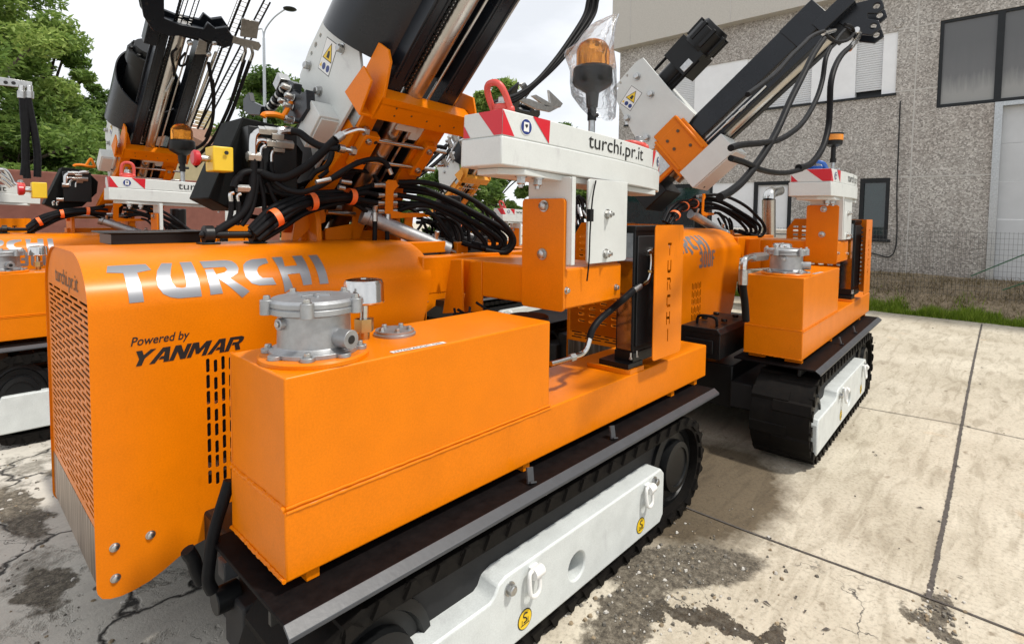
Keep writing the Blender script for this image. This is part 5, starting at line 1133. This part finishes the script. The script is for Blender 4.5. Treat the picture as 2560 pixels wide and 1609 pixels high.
for p, q in (((300, 1320), (350, 1425)), ((545, 1218), (560, 1325)), ((800, 1190), (795, 1290))):
    a, b = at(1, YB-.06, *ZB(*p)), at(1, YB-.06, *ZB(*q)); d = (b-a).normalized(); mb = MB(); ti = Vector((d.z, 0, -d.x)); c = (a+b)/2; h = (b-a).length/2
    mb.tube([c+d*(h*math.cos(t))+Vector((0, .05*math.sin(t), 0)) for t in [2*math.pi*i/14 for i in range(14)]], .002, BAND, n=4, smooth=2, closed=True)
    vs = []; 
    for w_ in (-.016, .016): vs += [c+ti*w_+d*(h*1.03*math.cos(t))+Vector((0, .055*math.sin(t)-.0, 0)) for t in [2*math.pi*i/20 for i in range(20)]]
    mb.add(vs, [(i, (i+1) % 20, 20+(i+1) % 20, 20+i) for i in range(20)], BAND); shared_h.append(mb.build('hose_strap', rig))
for p, q in (((1345, 1175), (1375, 1215)), ((1318, 1265), (1325, 1335)), ((1690, 1370), (1705, 1450))):
    a, b = at(1, YB-.07, *ZB(*p)), at(1, YB-.07, *ZB(*q)); mb = MB(); mb.cyl(a, b, .006, BLACK, n=6); mb.cyl(a+Vector((.02, 0, 0)), b+Vector((.02, 0, 0)), .006, BLACK, n=6); mb.build('cable_tie', rig)
# denser tangle of thin hoses and brackets round the mast foot
rh_ = random.Random(12)
for i in range(16):
    x0, x1 = rh_.uniform(120, 620), rh_.uniform(520, 960); y0, y1 = rh_.uniform(1130, 1420), rh_.uniform(1180, 1400); sag = rh_.uniform(-110, 90)
    hose(pz(ZB, 1.50+rh_.uniform(0, .25), [(x0, y0), (x0*.7+x1*.3, (y0+y1)/2+sag), (x0*.3+x1*.7, (y0+y1)/2+sag*.8+rh_.uniform(-30, 30)), (x1, y1)]), rh_.choice((.010, .013, .016)))
for i in range(14):
    x0 = rh_.uniform(1180, 1560); y0 = rh_.uniform(1320, 1470)
    hose(pz(ZB, 1.42+rh_.uniform(0, .3), [(x0-90, y0-20), (x0, y0+rh_.uniform(-40, 40)), (x0+60, y0+70), (x0+40+rh_.uniform(-60, 60), y0+150), (x0+rh_.uniform(-60, 60), y0+200)]), rh_.choice((.009, .011, .013)))
for L in ([(455, 1345), (630, 1320), (645, 1345), (640, 1400), (560, 1430), (460, 1520), (430, 1520)], [(820, 1300), (905, 1318), (912, 1360), (850, 1520), (800, 1520)], [(640, 1440), (815, 1410), (812, 1520), (640, 1520)]):
    mb = MB(); q = [at(1, 1.46, *ZB(*p)) for p in L]; mb.prism([(p.x, p.z) for p in q], 1, 1.46, 1.475, ORANGE); mb.build('frame_bracket', rig, bevel=.003)
mb = MB(); q = pz(ZB, 1.44, [(650, 1338), (825, 1350)]); mb.cyl(q[0], q[1], .014, CHROME, n=12); mb.build('tie_rod', rig)
# hoses on the far side of the mast and the thick bundle sagging from overhead
for L, r_ in (([(1405, 915), (1330, 985), (1240, 1072), (1150, 1125), (1060, 1130)], .013), ([(1425, 945), (1345, 1020), (1255, 1092), (1170, 1145)], .013), ([(1450, 960), (1400, 1035), (1340, 1045)], .010), ([(1300, 930), (1360, 925), (1400, 935)], .014)):
    hose(pz(ZB, 1.5, L), r_, HOSE if r_ != .010 else CHROME)
mb = MB()
for L, r_ in (([(1470, 760), (1440, 830), (1420, 870)], .018), ([(1490, 830), (1460, 900), (1430, 950), (1390, 1030), (1340, 1045)], .012), ([(1400, 920), (1440, 850), (1480, 800)], .010)): mb.tube(pz(ZB, 1.5, L), r_, CHROME, n=8)
for p in ((1470, 770), (1440, 840), (1410, 880), (1420, 960), (1495, 880), (1380, 1000), (1290, 900)): c = at(1, 1.5, *ZB(*p)); mb.cyl(c, c+Vector((.03, 0, -.05)), .022, STEEL, n=6)
mb.build('hose_fitting', rig)
for i, dx in enumerate((0, 14, 30, 44, 58)):
    hose([MM @ Vector((.20+.02*i, 2.28, -.05)), MM @ Vector((.42+.02*i, 2.36, -.45))]+pz(ZA, 1.1+.03*(i % 2), [(960+dx*1.0, -120), (935+dx, 0), (905+dx, 110), (790+dx*.8, 290), (700+dx*.6, 410), (600+dx*.3, 520), (500, 590+dx*.5), (400, 630+dx*.5), (330, 650+dx*.4)]), .016)
mb = MB()
for L in ([(500, 530), (530, 520), (570, 575), (540, 590)], [(575, 605), (600, 598), (690, 650), (680, 568), (770, 655), (752, 680), (660, 672)], [(470, 612), (560, 625), (650, 660), (740, 682), (690, 708), (600, 690), (520, 650)]): mb.prism([(at(1, 1.15, *ZA(*p)).x, at(1, 1.15, *ZA(*p)).z) for p in L], 1, 1.14, 1.16, BLACKP if L[0][1] == 580 else STEEL)
mb.build('hose_guide', rig, bevel=.002)
# clutter of pipes behind the ballast posts
mb = MB()
for i in range(10):
    a = at(1, 1.5, *ZA(845+random.uniform(0, 60), 1210+random.uniform(0, 160))); mb.cyl(a, a+Vector((jit(.05), jit(.05), -.08)), .016, STEEL, n=8)
mb.build('hose_fitting', rig)
for i in range(9):
    x = 830+i*9; hose(pz(ZA, 1.5, [(x, 1240+10*math.sin(i)), (x+25+8*math.sin(i*2), 1300), (x+10*math.cos(i), 1380), (x+30*math.sin(i*1.7), 1460)]), .011)
for i in range(8):
    x = 20+i*40; hose(pz(ZA, 1.75, [(x, 1300+20*math.sin(i*2)), (x+50, 1360+jit(30)), (x+20+jit(40), 1440), (x+70, 1520)]), .012)
mb = MB(); mb.box((1.3, 1.5, 1.45), (2.25, 1.8, 1.6), DARK); mb.cyl((1.9, 1.55, 1.5), (1.9, 1.55, 1.9), .09, BLACKP, n=18); mb.box((1.5, 1.75, 1.50), (2.2, 2.2, 1.60), DARK); mb.build('pump_unit', rig, bevel=.01)

# ---- beacon on its stalk (lens with reflector)
def beacon(parent, x, y, z):
    mb = MB(); mb.cyl((x, y, z-.04), (x, y, z+.11), .018, GALV, n=14); mb.cyl((x, y, z+.10), (x, y, z+.17), .024, BLACKP, n=14); mb.cyl((x-.03, y, z+.135), (x+.05, y, z+.135), .012, BLACKP, n=8)
    mb.lathe((x, y, z+.17), (0, 0, 1), [(0, 0), (.03, 0), (.036, .075), (.05, .085), (.098, .115), (.106, .13), (.104, .20), (.094, .212), (0, .213)], BLACKP, 32); b = mb.build('beacon', parent, bevel=.002)
    mb = MB(); mb.lathe((x, y, z+.384), (0, 0, 1), [(0, 0), (.088, 0), (.088, .075), (.083, .10), (.067, .124), (.04, .138), (0, .142)], AMBER, 32); mb.build('lens', b)
    mb = MB(); mb.lathe((x, y, z+.392), (0, 0, 1), [(0, 0), (.03, 0), (.03, .03), (.018, .05), (.018, .08), (0, .085)], REFL, 16); mb.box((x-.06, y-.004, z+.395), (x+.06, y+.004, z+.47), REFL); mb.build('reflector', b)
    return b
bx, by, bz_ = 1.757, .2, 2.206
bc = beacon(rig, bx, by, bz_-.03)
# ---- the plastic bag is a thing of its own
bag = MB(); n, rows = 64, 40; vs = []; rr = random.Random(5); ph = [(rr.random()*6.28, rr.randint(2, 9), rr.random(), rr.uniform(2, 9)) for _ in range(14)]
BF = [0, .11, .24, .37, .47, .60, .645, .71, .82, .90, 1]     # height, left and right reach of the film, half depth
BLr = [-.005, .055, .108, .118, .120, .150, .146, .090, .052, .014, -.112]; BRr = [.128, .126, .120, .112, .110, .104, .103, .104, .115, .124, .136]; BD = [.07, .09, .10, .115, .12, .115, .11, .10, .075, .04, .004]
ex = Vector((CR.x, CR.y, 0)).normalized(); ey = Vector((-ex.y, ex.x, 0))
for j in range(rows+1):
    f = j/rows; z = 2.292+f*.545
    l_, r_, d_ = (float(np.interp(f, BF, q)) for q in (BLr, BRr, BD)); c_, h_ = (r_-l_)/2, (r_+l_)/2
    for i in range(n):
        t = 2*math.pi*i/n; wr = sum(a*.0045*math.sin(k*t+p+f*q) for p, k, a, q in ph)*(1-f*.6)
        vs.append(Vector((bx, by, z+.010*math.sin(3*t+2)*(1-f)))+ex*(c_+(h_+wr)*math.cos(t))+ey*((d_+wr*1.2)*math.sin(t)))
bag.add(vs, [(j*n+i, j*n+(i+1) % n, (j+1)*n+(i+1) % n, (j+1)*n+i) for j in range(rows) for i in range(n)], FILM)
o = bag.build('plastic_bag', ang=180); tag(o, 'clear crinkled plastic bag pulled over the amber beacon of the nearest rig', 'plastic bag')

# ================================================================= THE OTHER RIGS
base_kids = [c for c in kids(rig)]
def pick(names): return [c for c in base_kids if c.name.split('.')[0] in names]
COMMON = ['track', 'fender', 'chassis', 'hydraulic_tank', 'hood', 'cross_beam', 'main_frame', 'post_plate', 'weight_post', 'ballast_weight', 'oil_cooler', 'cooler_guard', 'pump_unit', 'hydraulic_cylinder', 'pivot_frame']
def rigcopy(label, loc, rz, sc, names=COMMON, hoses=True, drop=0):
    r = empty('drilling_rig', loc, rz, sc); tag(r, label, 'drilling rig', RIGGRP)
    for c in pick(names):
        d = dup(c, r)
        if drop and c.name.startswith('track'): s_ = (.6+drop)/.6; d.scale = (1, 1, s_); d.location = (0, 0, -drop)
    if hoses:
        for c in shared_h: dup(c, r)
    return r
def digits(parent, x, s0, h):
    seg = {'3': [[(0,1),(.62,1),(.7,.9),(.7,.55),(.62,.5),(.7,.45),(.7,.1),(.62,0),(0,0),(0,.2),(.45,.2),(.45,.4),(.15,.4),(.15,.6),(.45,.6),(.45,.8),(0,.8)]], '0': [[(0,.1),(.1,0),(.25,0),(.25,1),(.1,1),(0,.9)],[(.25,0),(.45,0),(.45,.18),(.25,.18)],[(.25,.82),(.45,.82),(.45,1),(.25,1)],[(.45,0),(.6,0),(.7,.1),(.7,.9),(.6,1),(.45,1)]], 'F': [[(0,0),(.25,0),(.25,.42),(.55,.42),(.55,.6),(.25,.6),(.25,.82),(.68,.82),(.68,1),(0,1)]]}
    mb = MB()
    for ch in '300F':
        for p in seg[ch]: wrapped(mb, [(x+a*h*.72, s0+b*h) for a, b in p], LOGO)
        x += h*.63
    return mb.build('model_number', parent, ang=60)
# ---- the rig on the right
M2R = Matrix.Translation((3.553, -.403, .039)) @ Matrix.Rotation(.0287, 4, 'Z')
r2 = rigcopy('right-hand orange rig before the pebble-dash wall, with flat beacon and blue lifting eyes', (3.553, -.403, .039), .0287, 1, drop=.039)
h2 = [c for c in kids(r2) if c.name.startswith('hood')][0]; w2 = [c for c in kids(r2) if c.name.startswith('ballast_weight')][0]
battery.parent = r2
for c in kids(r2):
    if c.name.startswith('track'): c.location.x = -.17
    if c.name.startswith('pivot_frame'): bpy.data.objects.remove(c)
def chl(o, nm): return [c for c in kids(o) if c.name.startswith(nm)]
for c in chl(h2, 'engine_lettering'): bpy.data.objects.remove(c)
num_mesh = digits(h2, .20, .935, .142)
for c in chl(h2, 'logo_lettering'): c.location = (-.16, 0, 0)
for e in chl(w2, 'eyebolt'): bpy.data.objects.remove(e)
eyebolt(1.30, .22, 2.206, BLUEP, 62, w2); eyebolt(2.1, .22, 2.206, BLUEP, 88, w2)
w2.matrix_local = Matrix.Translation((0, .2, -.055)) @ Matrix.Diagonal((1, 1.3, 1, 1)) @ Matrix.Translation((0, -.2, 0)) @ w2.matrix_local
mb = MB(); mb.cyl((1.76, .2, 2.206), (1.76, .2, 2.28), .018, GALV, n=14); mb.cyl((1.76, .2, 2.27), (1.76, .2, 2.31), .028, BLACKP, n=14); mb.cyl((1.76, .2, 2.31), (1.76, .2, 2.43), .022, BLACKP, n=14); mb.lathe((1.76, .2, 2.42), (0, 0, 1), [(0, 0), (.035, 0), (.075, .02), (.078, .06), (0, .062)], BLACKP, 28); b2 = mb.build('beacon', r2)
mb = MB(); mb.lathe((1.76, .2, 2.482), (0, 0, 1), [(0, 0), (.080, 0), (.082, .03), (.080, .055), (0, .057)], mat('amber_plastic', (.75, .26, .02), .25, var=.05), 28); mb.lathe((1.76, .2, 2.539), (0, 0, 1), [(0, 0), (.083, 0), (.083, .012), (0, .016)], BLACKP, 28); mb.build('lens', b2)
# mast of the right-hand rig: one closed black beam, n shifted so that z = 0 is its underside
def m2mast(r):
    o2 = Vector((1.1, 1.5, 1.805)); MF = mframe(o2, .84, .05); MF = MF @ Matrix.Translation((0, 0, -.25))
    mb = MB(); mb.box((-.20, .02, -.27), (.20, 2.10, -.055), MASTP); mb.box((-.205, 1.78, -.275), (.205, 2.12, -.04), MASTP); mb.box((-.19, .3, -.02), (-.10, 2.05, .055), MASTP); mb.box((.10, .3, -.02), (.19, 2.05, .055), MASTP)
    b = mb.build('mast', r, bevel=.008, M=MF)
    mb = MB(); mb.box((-.16, .2, -.054), (.16, 2.02, -.012), ROD); mb.cyl((0, .2, .02), (0, 2.05, .02), .05, ROD, n=22); mb.build('slide_rail', b)
    mb = MB(); mb.cyl((-.205, .62, .02), (-.205, 1.4, .02), .008, CHROME, n=8); mb.cyl((-.205, .95, .02), (-.205, 1.03, .02), .014, STEEL, n=8); mb.cyl((-.205, 1.1, .02), (-.205, 1.16, .02), .014, STEEL, n=8); mb.build('guide_rod', b)
    mb = MB(); mb.box((-.22, 1.98, -.10), (.22, 2.30, .02), MASTP); mb.box((-.12, 2.02, .0), (.12, 2.2, .10), BLACKP)
    for s_ in (-.13, .10): mb.holed([(2.12, .02), (2.30, .0), (2.40, .08), (2.43, .14), (2.40, .20), (2.34, .20), (2.30, .14), (2.27, .17), (2.31, .25), (2.28, .31), (2.20, .30), (2.14, .2)], [disc((2.375, .145), .024, 16), disc((2.255, .255), .024, 16)], 0, s_, s_+.03, MASTP)
    mb.build('mast_head', b, bevel=.005)
    mb = MB(); PW = -.245; P = [(.80, -1.12), (.72, -1.15), (.38, -1.15), (.33, -1.10), (.22, -.62), (.20, -.35), (.50, -.20), (.80, -.26), (.78, -.55)]
    mb.holed(P, [disc(p, .014, 14) for p in ((.56, -1.12), (.46, -1.12), (.40, -1.11))], 0, PW, PW+.02, GREY); mb.box((PW+.02, .74, -1.0), (.2, .76, -.3), GREY); gp_ = mb.build('gearbox_plate', b, bevel=.004)
    mb = MB()
    for y, z in ((.63, -1.02), (.615, -.76), (.275, -.77), (.30, -.45)): mb.bolt((PW, y, z), (-1, 0, 0), .030, STEEL)
    mb.build('bolt', gp_); mb = MB(); S = lambda x, y, o=0: Vector((PW-.001-o, .44+y*.92+x*.18, -.90+x*.92-y*.18))
    mb.sheet([S(-.085, -.115), S(.085, -.115), S(.085, .115), S(-.085, .115)], BLACK); mb.sheet([S(-.08, -.11, .0008), S(.08, -.11, .0008), S(.08, .11, .0008), S(-.08, .11, .0008)], WHITE)
    mb.sheet([S(-.065, -.025, .0016), S(.07, -.025, .0016), S(.004, .098, .0016)], BLACK); mb.sheet([S(-.054, -.018, .0024), S(.060, -.018, .0024), S(.004, .086, .0024)], YELLOW); mb.sheet([S(-.016, -.006, .0032), S(.022, -.006, .0032), S(.018, .036, .0032), S(-.008, .036, .0032)], BLACK)
    for x in (-.012, .045): mb.sheet([S(x+.024*math.cos(t), -.072+.024*math.sin(t), .0016) for t in [2*math.pi*i/16 for i in range(16)]], BLUE)
    mb.sheet([S(-.075, -.085, .0016), S(-.043, -.085, .0016), S(-.059, -.055, .0016)], YELLOW); mb.build('warning_sticker', gp_)
    mb = MB(); cx, cz = -.05, -.83; mb.cyl((cx, .70, cz), (cx, 1.0, cz), .11, BLACKP, n=24); mb.box((cx-.13, .95, cz-.16), (cx+.13, 1.22, cz+.155), BLACKP); mb.cyl((cx, 1.20, cz), (cx, 1.42, cz), .165, BLACKP, n=28); mb.cyl((cx, 1.42, cz), (cx, 1.475, cz), .15, BLACKP, r2=.13, n=28)
    mb.box((cx-.136, .98, cz+.07), (cx-.13, 1.10, cz+.14), STEEL)
    for i in range(8): t = .785*i+.3; mb.box((cx+.16*math.cos(t)-.018, 1.24, cz+.16*math.sin(t)-.018), (cx+.16*math.cos(t)+.018, 1.44, cz+.16*math.sin(t)+.018), BLACKP)
    for dz in (-.14, .10, .15): mb.cyl((cx-.10, .72, cz+dz), (cx-.10, 1.15, cz+dz), .016, HOSE, n=8)
    mb.build('drive_motor', b, bevel=.006)
    mb = MB(); mb.box((-.26, .36, -.40), (.26, .66, -.30), ORANGE); mb.box((-.262, .30, -.32), (-.235, .70, .12), ORANGE); mb.box((.235, .30, -.32), (.262, .70, .12), ORANGE); mb.box((-.28, .64, -.38), (.28, .67, .06), ORANGE); mb.box((-.28, .33, -.34), (.28, .36, .06), ORANGE); mb.box((-.26, .02, -.30), (-.21, .34, .0), ORANGE)
    cl = mb.build('clamp_beam', b, bevel=.01); mb = MB()
    for y, z in ((.58, -.25), (.44, -.14), (.58, -.05), (.44, -.25)): mb.cyl((-.263, y, z), (-.270, y, z), .016, BROWN, n=12)
    mb.box((-.2655, .05, -.27), (-.2625, .30, -.04), STEEL); mb.build('rating_plate', cl)
    ebox(r, MF, (-.30, .34, .09), (.06, .86, .30))
    mb = MB(); mb.box((-.2, -.2, -.3), (.2, .1, .1), BLACKP); mb.build('mast_foot', b, bevel=.01)
    return MF
MF2 = m2mast(r2)
I2 = M2R.inverted()
def q2(y, L, Z=ZC):       # a point of the right-hand rig's own frame seen through a pixel, on a lengthwise plane of that rig
    o = I2 @ CAMPOS; out = []
    for p in L: d = I2.to_3x3() @ ray(*Z(*p)); out.append(o+d*((y-o.y)/d.y))
    return out
for L, r_ in (([(850, 190), (870, 215), (920, 245), (985, 240), (1025, 200), (1015, 160), (975, 145)], .017), ([(1020, 270), (960, 320), (915, 400), (890, 500), (885, 640), (875, 760), (840, 880), (770, 970), (700, 990)], .028), ([(890, 280), (860, 350), (840, 480), (800, 600), (720, 730), (600, 820), (480, 845), (370, 855), (300, 875)], .022), ([(850, 230), (790, 320), (720, 460), (650, 600), (570, 780), (480, 930), (380, 1060), (300, 1130), (235, 1165)], .026), ([(300, 935), (380, 960), (470, 1000), (560, 1020), (640, 1020), (720, 1000)], .020), ([(850, 185), (780, 215), (720, 270), (640, 350), (560, 440), (400, 560)], .018), ([(920, 250), (940, 215), (975, 175)], .014)):
    hose(q2(-.1, L), r_*.72, parent=r2)
mb = MB(); mb.tube(q2(-.1, [(1000, 290), (1040, 240), (1060, 200), (1045, 175)]), .022, CHROME, n=10); mb.tube(q2(-.1, [(845, 200), (880, 190), (915, 180)]), .013, CHROME, n=8); mb.build('hose_fitting', r2)
mb = MB(); e = q2(1.25, [(525, 1400), (525, 1180), (530, 1150), (550, 1135), (585, 1125)]); mb.tube([e[0], e[1]], .085, ROD, n=20); mb.tube(e[1:], .075, CHROME, n=20); mb.build('exhaust_pipe', r2)
mb = MB(); q = q2(.28, [(440, 455), (380, 460), (345, 470), (338, 520)], ZI); mb.tube(q, .022, CHROME, n=12); mb.cyl(q[0], q[1], .034, STEEL, n=6); mb.cyl(q[-1], q[-1]+Vector((0, 0, -.10)), .03, STEEL, n=12); mb.build('hose_fitting', r2)
hose(q2(.30, [(338, 540), (336, 600), (345, 680), (350, 760)], ZI), .026, parent=r2)
# ---- the rig behind on the left
sc3 = .837; loc3 = (-.438, 4.0, .2); rz3 = -.027
r3 = rigcopy('orange rig at the left behind the nearest one, with upright black mast and uncovered beacon', loc3, rz3, sc3, names=COMMON+['eyebolt', 'valve_cover', 'valve_block', 'pin_bracket', 'handle'], drop=.232)
MM3 = MM @ Matrix.Translation((.29, .29, 0)); 
m3_ = dup(m1, r3); m3_.matrix_local = MM3
b3 = dup(bc, r3); b3.matrix_local = Matrix.Translation((1.757-.136, .2, 2.16)) @ Matrix.Scale(1.2, 4) @ Matrix.Translation((-1.757, -.2, -2.16))
w3 = [c for c in kids(r3) if c.name.startswith('ballast_weight')][0]
for e in kids(w3):
    if e.name.startswith('eyebolt'): bpy.data.objects.remove(e)
eyebolt(1.12, .2, 2.206, REDP, 4, w3, 78); eyebolt(2.24, .2, 2.206, REDP, 84, w3)
q_ = [c for c in kids(r3) if c.name.startswith('weight_post')]
for c in q_:
    if max(v.co.x for v in c.data.vertices) > 1.8: c.scale = (.35, 1, 1); c.location = (1.46, 0, 0)
h3 = chl(r3, 'hood')[0]
for c in chl(h3, 'engine_lettering'): bpy.data.objects.remove(c)
for c in kids(r3):
    if c.name.split('.')[0] in ('valve_cover', 'valve_block', 'stop_box', 'handle'): c.location = (.30, 0, .10)
n3 = num_mesh.copy(); n3.location = (.12, 0, 0); COL.objects.link(n3); n3.parent = h3
e3 = bpy.data.objects.new('electric_box', None); bpy.data.objects.remove(e3)
for c in base_kids:
    if c.name.startswith('electric_box'): d = dup(c, r3); d.matrix_local = MM3
for c in base_kids:
    if c.name.startswith('hose_fitting') and len(c.data.vertices) > 60 and abs(sum((v.co.y for v in c.data.vertices))/len(c.data.vertices)-1.35) < .06: d = dup(c, r3); d.location = (.30, 0, .10)
R3M = Matrix.Translation(loc3) @ Matrix.Rotation(rz3, 4, 'Z') @ Matrix.Scale(sc3, 4); W3 = R3M @ MM3; I3 = R3M.inverted()
def q3(n, L, Z): return [I3 @ (W3 @ atm(W3, 2, n, Z(*p))) for p in L]
for L, r_ in (([(128, 380), (100, 470), (70, 570), (30, 680), (-20, 790), (-70, 880), (-130, 950), (-200, 1010)], .020), ([(165, 385), (130, 480), (95, 580), (55, 690), (5, 800), (-50, 900), (-110, 980), (-180, 1050)], .020)): hose(q3(.05, L, ZB), r_, parent=r3)
for L, r_ in (([(1460, 440), (1480, 560), (1495, 700), (1490, 830), (1460, 950), (1420, 1010), (1350, 1050), (1260, 1080), (1240, 1110)], .018), ([(1490, 560), (1500, 700), (1485, 850), (1440, 960)], .015), ([(1240, 340), (1205, 370), (1205, 420), (1220, 480), (1215, 530)], .012), ([(1300, 370), (1260, 420), (1260, 460), (1300, 450), (1320, 390)], .012)): hose(q3(.06, L, ZD), r_, parent=r3)
mb = MB()
for L in ([(128, 290), (135, 320), (128, 350), (115, 390)], [(168, 290), (180, 330), (175, 360), (160, 395)]): mb.tube(q3(.05, L, ZB), .017, CHROME, n=8)
q = q3(.05, [(1165, 640), (1215, 545)], ZD); mb.cyl(q[0], q[1], .012, STEEL, n=8)
for p in ((1330, 300), (1500, 300), (1460, 380)): c = q3(.06, [p], ZD)[0]; mb.sphere(c, .03, STEEL)
mb.build('hose_fitting', r3)
q = [atm(W3, 2, .05, ZB(*p)) for p in ((-8, 200), (100, 240), (220, 265), (235, 290), (215, 322), (100, 285), (-10, 255))]
mb = MB(); mb.prism([(p.x, p.y) for p in q], 2, .045, .055, STEEL); q = [atm(W3, 2, .03, ZB(*p)) for p in ((110, 110), (220, 135), (205, 240), (100, 225))]; mb.prism([(p.x, p.y) for p in q], 2, .03, .05, STEEL)
q = [atm(W3, 2, .08, ZD(*p)) for p in ((1395, 270), (1450, 300), (1440, 380), (1365, 380))]; mb.prism([(p.x, p.y) for p in q], 2, .07, .085, STEEL)
hb = mb.build('hose_bracket', r3, M=MM3, bevel=.002)
# second chain run and energy chain of that mast
for (x0, y0, x1, y1), m_, pit, wd in (((.37, 1.15, .46, 2.9), BLACKP, .05, .042), ((.37+.07, 1.15, .46+.20, 2.9), BLACKP, .045, .034), ((.325, 1.2, .405, 2.9), STEEL, .03, .014), ((.20-.25, 2.3, .22-.25, 3.0), BLACKP, .03, .02), ((.29-.25, 2.3, .31-.25, 3.0), BLACKP, .03, .02)):
    mb = MB(); a, b = Vector((x0, y0, -.03)), Vector((x1, y1, -.03)); k = int((b-a).length/pit); d = (b-a).normalized(); s_ = Vector((d.y, -d.x, 0))
    for i in range(k):
        p = a+d*pit*i
        for sg in (-1, 1): mb.cyl(p+s_*wd*sg*.9, p+d*pit*.92+s_*wd*sg*.9, wd*.28, m_, n=6)
        mb.cyl(p-s_*wd*1.1, p+s_*wd*1.1, pit*.10, STEEL, n=6)
    mb.build('chain', r3, M=MM3)
mb = MB(); mb.cyl((.29, 1.2, .02), (.33, 2.2, .02), .016, ROD, n=12); mb.build('guide_rod', r3, M=MM3)
# ---- a further rig at the left edge
s4 = .957; p = CAMPOS+ray(*FD(93, 441))*7.3; loc4 = (p.x-2.44*s4, p.y-.16*s4, 0)
r4 = rigcopy('partly hidden orange rig at the left edge under a hanging hose bracket', loc4, 0, s4)
R4I = (Matrix.Translation(loc4) @ Matrix.Scale(s4, 4)).inverted()
def q4(y, L): return [R4I @ at(1, y, *ZD(*p)) for p in L]
y4 = loc4[1]-.5
mb = MB(); q = q4(y4, [(-60, 530), (225, 575), (225, 620), (-60, 590)]); mb.prism([(p.x, p.z) for p in q], 1, q[0].y, q[0].y+.05, STEEL); 
for p in ((40, 578), (95, 582)): c = q4(y4-.003, [p])[0]; mb.cyl(c, c+Vector((0, -.004, 0)), .022, DARK, n=12)
for x in (152, 207): q = q4(y4, [(x, 600), (x, 640), (x, 690)]); mb.cyl(q[0], q[2], .034, CHROME, n=12); mb.cyl(q[1], q[2], .045, STEEL, n=12)
mb.build('hose_bracket', r4, bevel=.003)
for L in ([(160, 690), (165, 800), (175, 950), (180, 1100), (165, 1230)], [(195, 690), (215, 800), (240, 920), (262, 1080), (262, 1240)], [(185, 690), (180, 800), (185, 900), (175, 1050), (190, 1250)]): hose(q4(y4, L), .040, parent=r4)
for L in ([(0, 1215), (60, 1260), (110, 1300)], [(0, 1250), (40, 1275), (80, 1310)], [(-20, 1190), (40, 1200), (90, 1290)]): hose(q4(y4+.4, L), .03, CHROME, parent=r4)
c = I3 @ at(1, 5.05, *ZD(272, 1334)); mb = MB(); mb.box((c.x-.062, c.y-.08, c.z-.085), (c.x+.062, c.y+.08, c.z+.085), YBOX); es3 = mb.build('stop_box', r3, bevel=.008)
mb = MB(); mb.cyl((c.x-.062, c.y, c.z), (c.x-.11, c.y, c.z), .022, STEEL, n=10); mb.lathe((c.x-.11, c.y, c.z), (-1, 0, 0), [(0, 0), (.034, 0), (.055, .014), (.058, .05), (.045, .06), (0, .062)], REDK, 18); mb.build('stop_button', es3)
# ---- a further rig seen through the gap behind the nearest mast
d5 = ray(1233, 523); p = CAMPOS+d5*8.4; s5 = p.z/2.19
loc5 = (p.x-.95*s5, p.y-.33*s5, 0)
r5 = rigcopy('distant rig behind the mast with an amber-yellow mast clamp, mostly hidden', loc5, 0, s5, hoses=True)
m5 = dup(m1, r5); fm5 = mframe((0, 0, 0), .80, .05); pc5 = (CAMPOS+ray(1186, 449)*8.6-Vector(loc5))/s5; m5.matrix_local = Matrix.Translation(pc5-fm5.to_3x3() @ Vector((.03, .77, .05))) @ fm5
for c in kids(m5):
    if c.name.split('.')[0] in ('clamp_beam', 'clamp_ear', 'side_leg', 'rod_clamp'):
        c.data = c.data.copy()
        for i, m_ in enumerate(c.data.materials):
            if m_ == ORANGE: c.data.materials[i] = YELLOWO
w5 = chl(r5, 'ballast_weight')[0]
for c in chl(w5, 'weight_lettering'): bpy.data.objects.remove(c)
mb = MB(); lettering(mb, 'www.turchi.pr.it', lambda x, z: Vector((x, yside(x)-.0024, z)), 1.29, 2.05, 2.112, 2.185, BLACK, bold=.004); mb.build('weight_lettering', w5)
# stacked pale boards behind the right-hand rig
c = at(0, 10.4, *ZC(470, 1370)); bs = empty('board_stack', (c.x, c.y, 0)); tag(bs, 'pale weathered boards stacked behind the rig on the right', 'board stack')
for i in range(9):
    mb = MB(); z = .75+i*.09; mb.box((-.3+jit(.03), -1.1+jit(.08), z), (.3, 1.3+jit(.08), z+.07), WOOD); mb.build('board', bs, bevel=.004)
for y in (-.9, .1, 1.1): mb = MB(); mb.box((-.3, y-.06, .0), (.3, y+.06, .745), WOOD); mb.build('bearer', bs, bevel=.004)
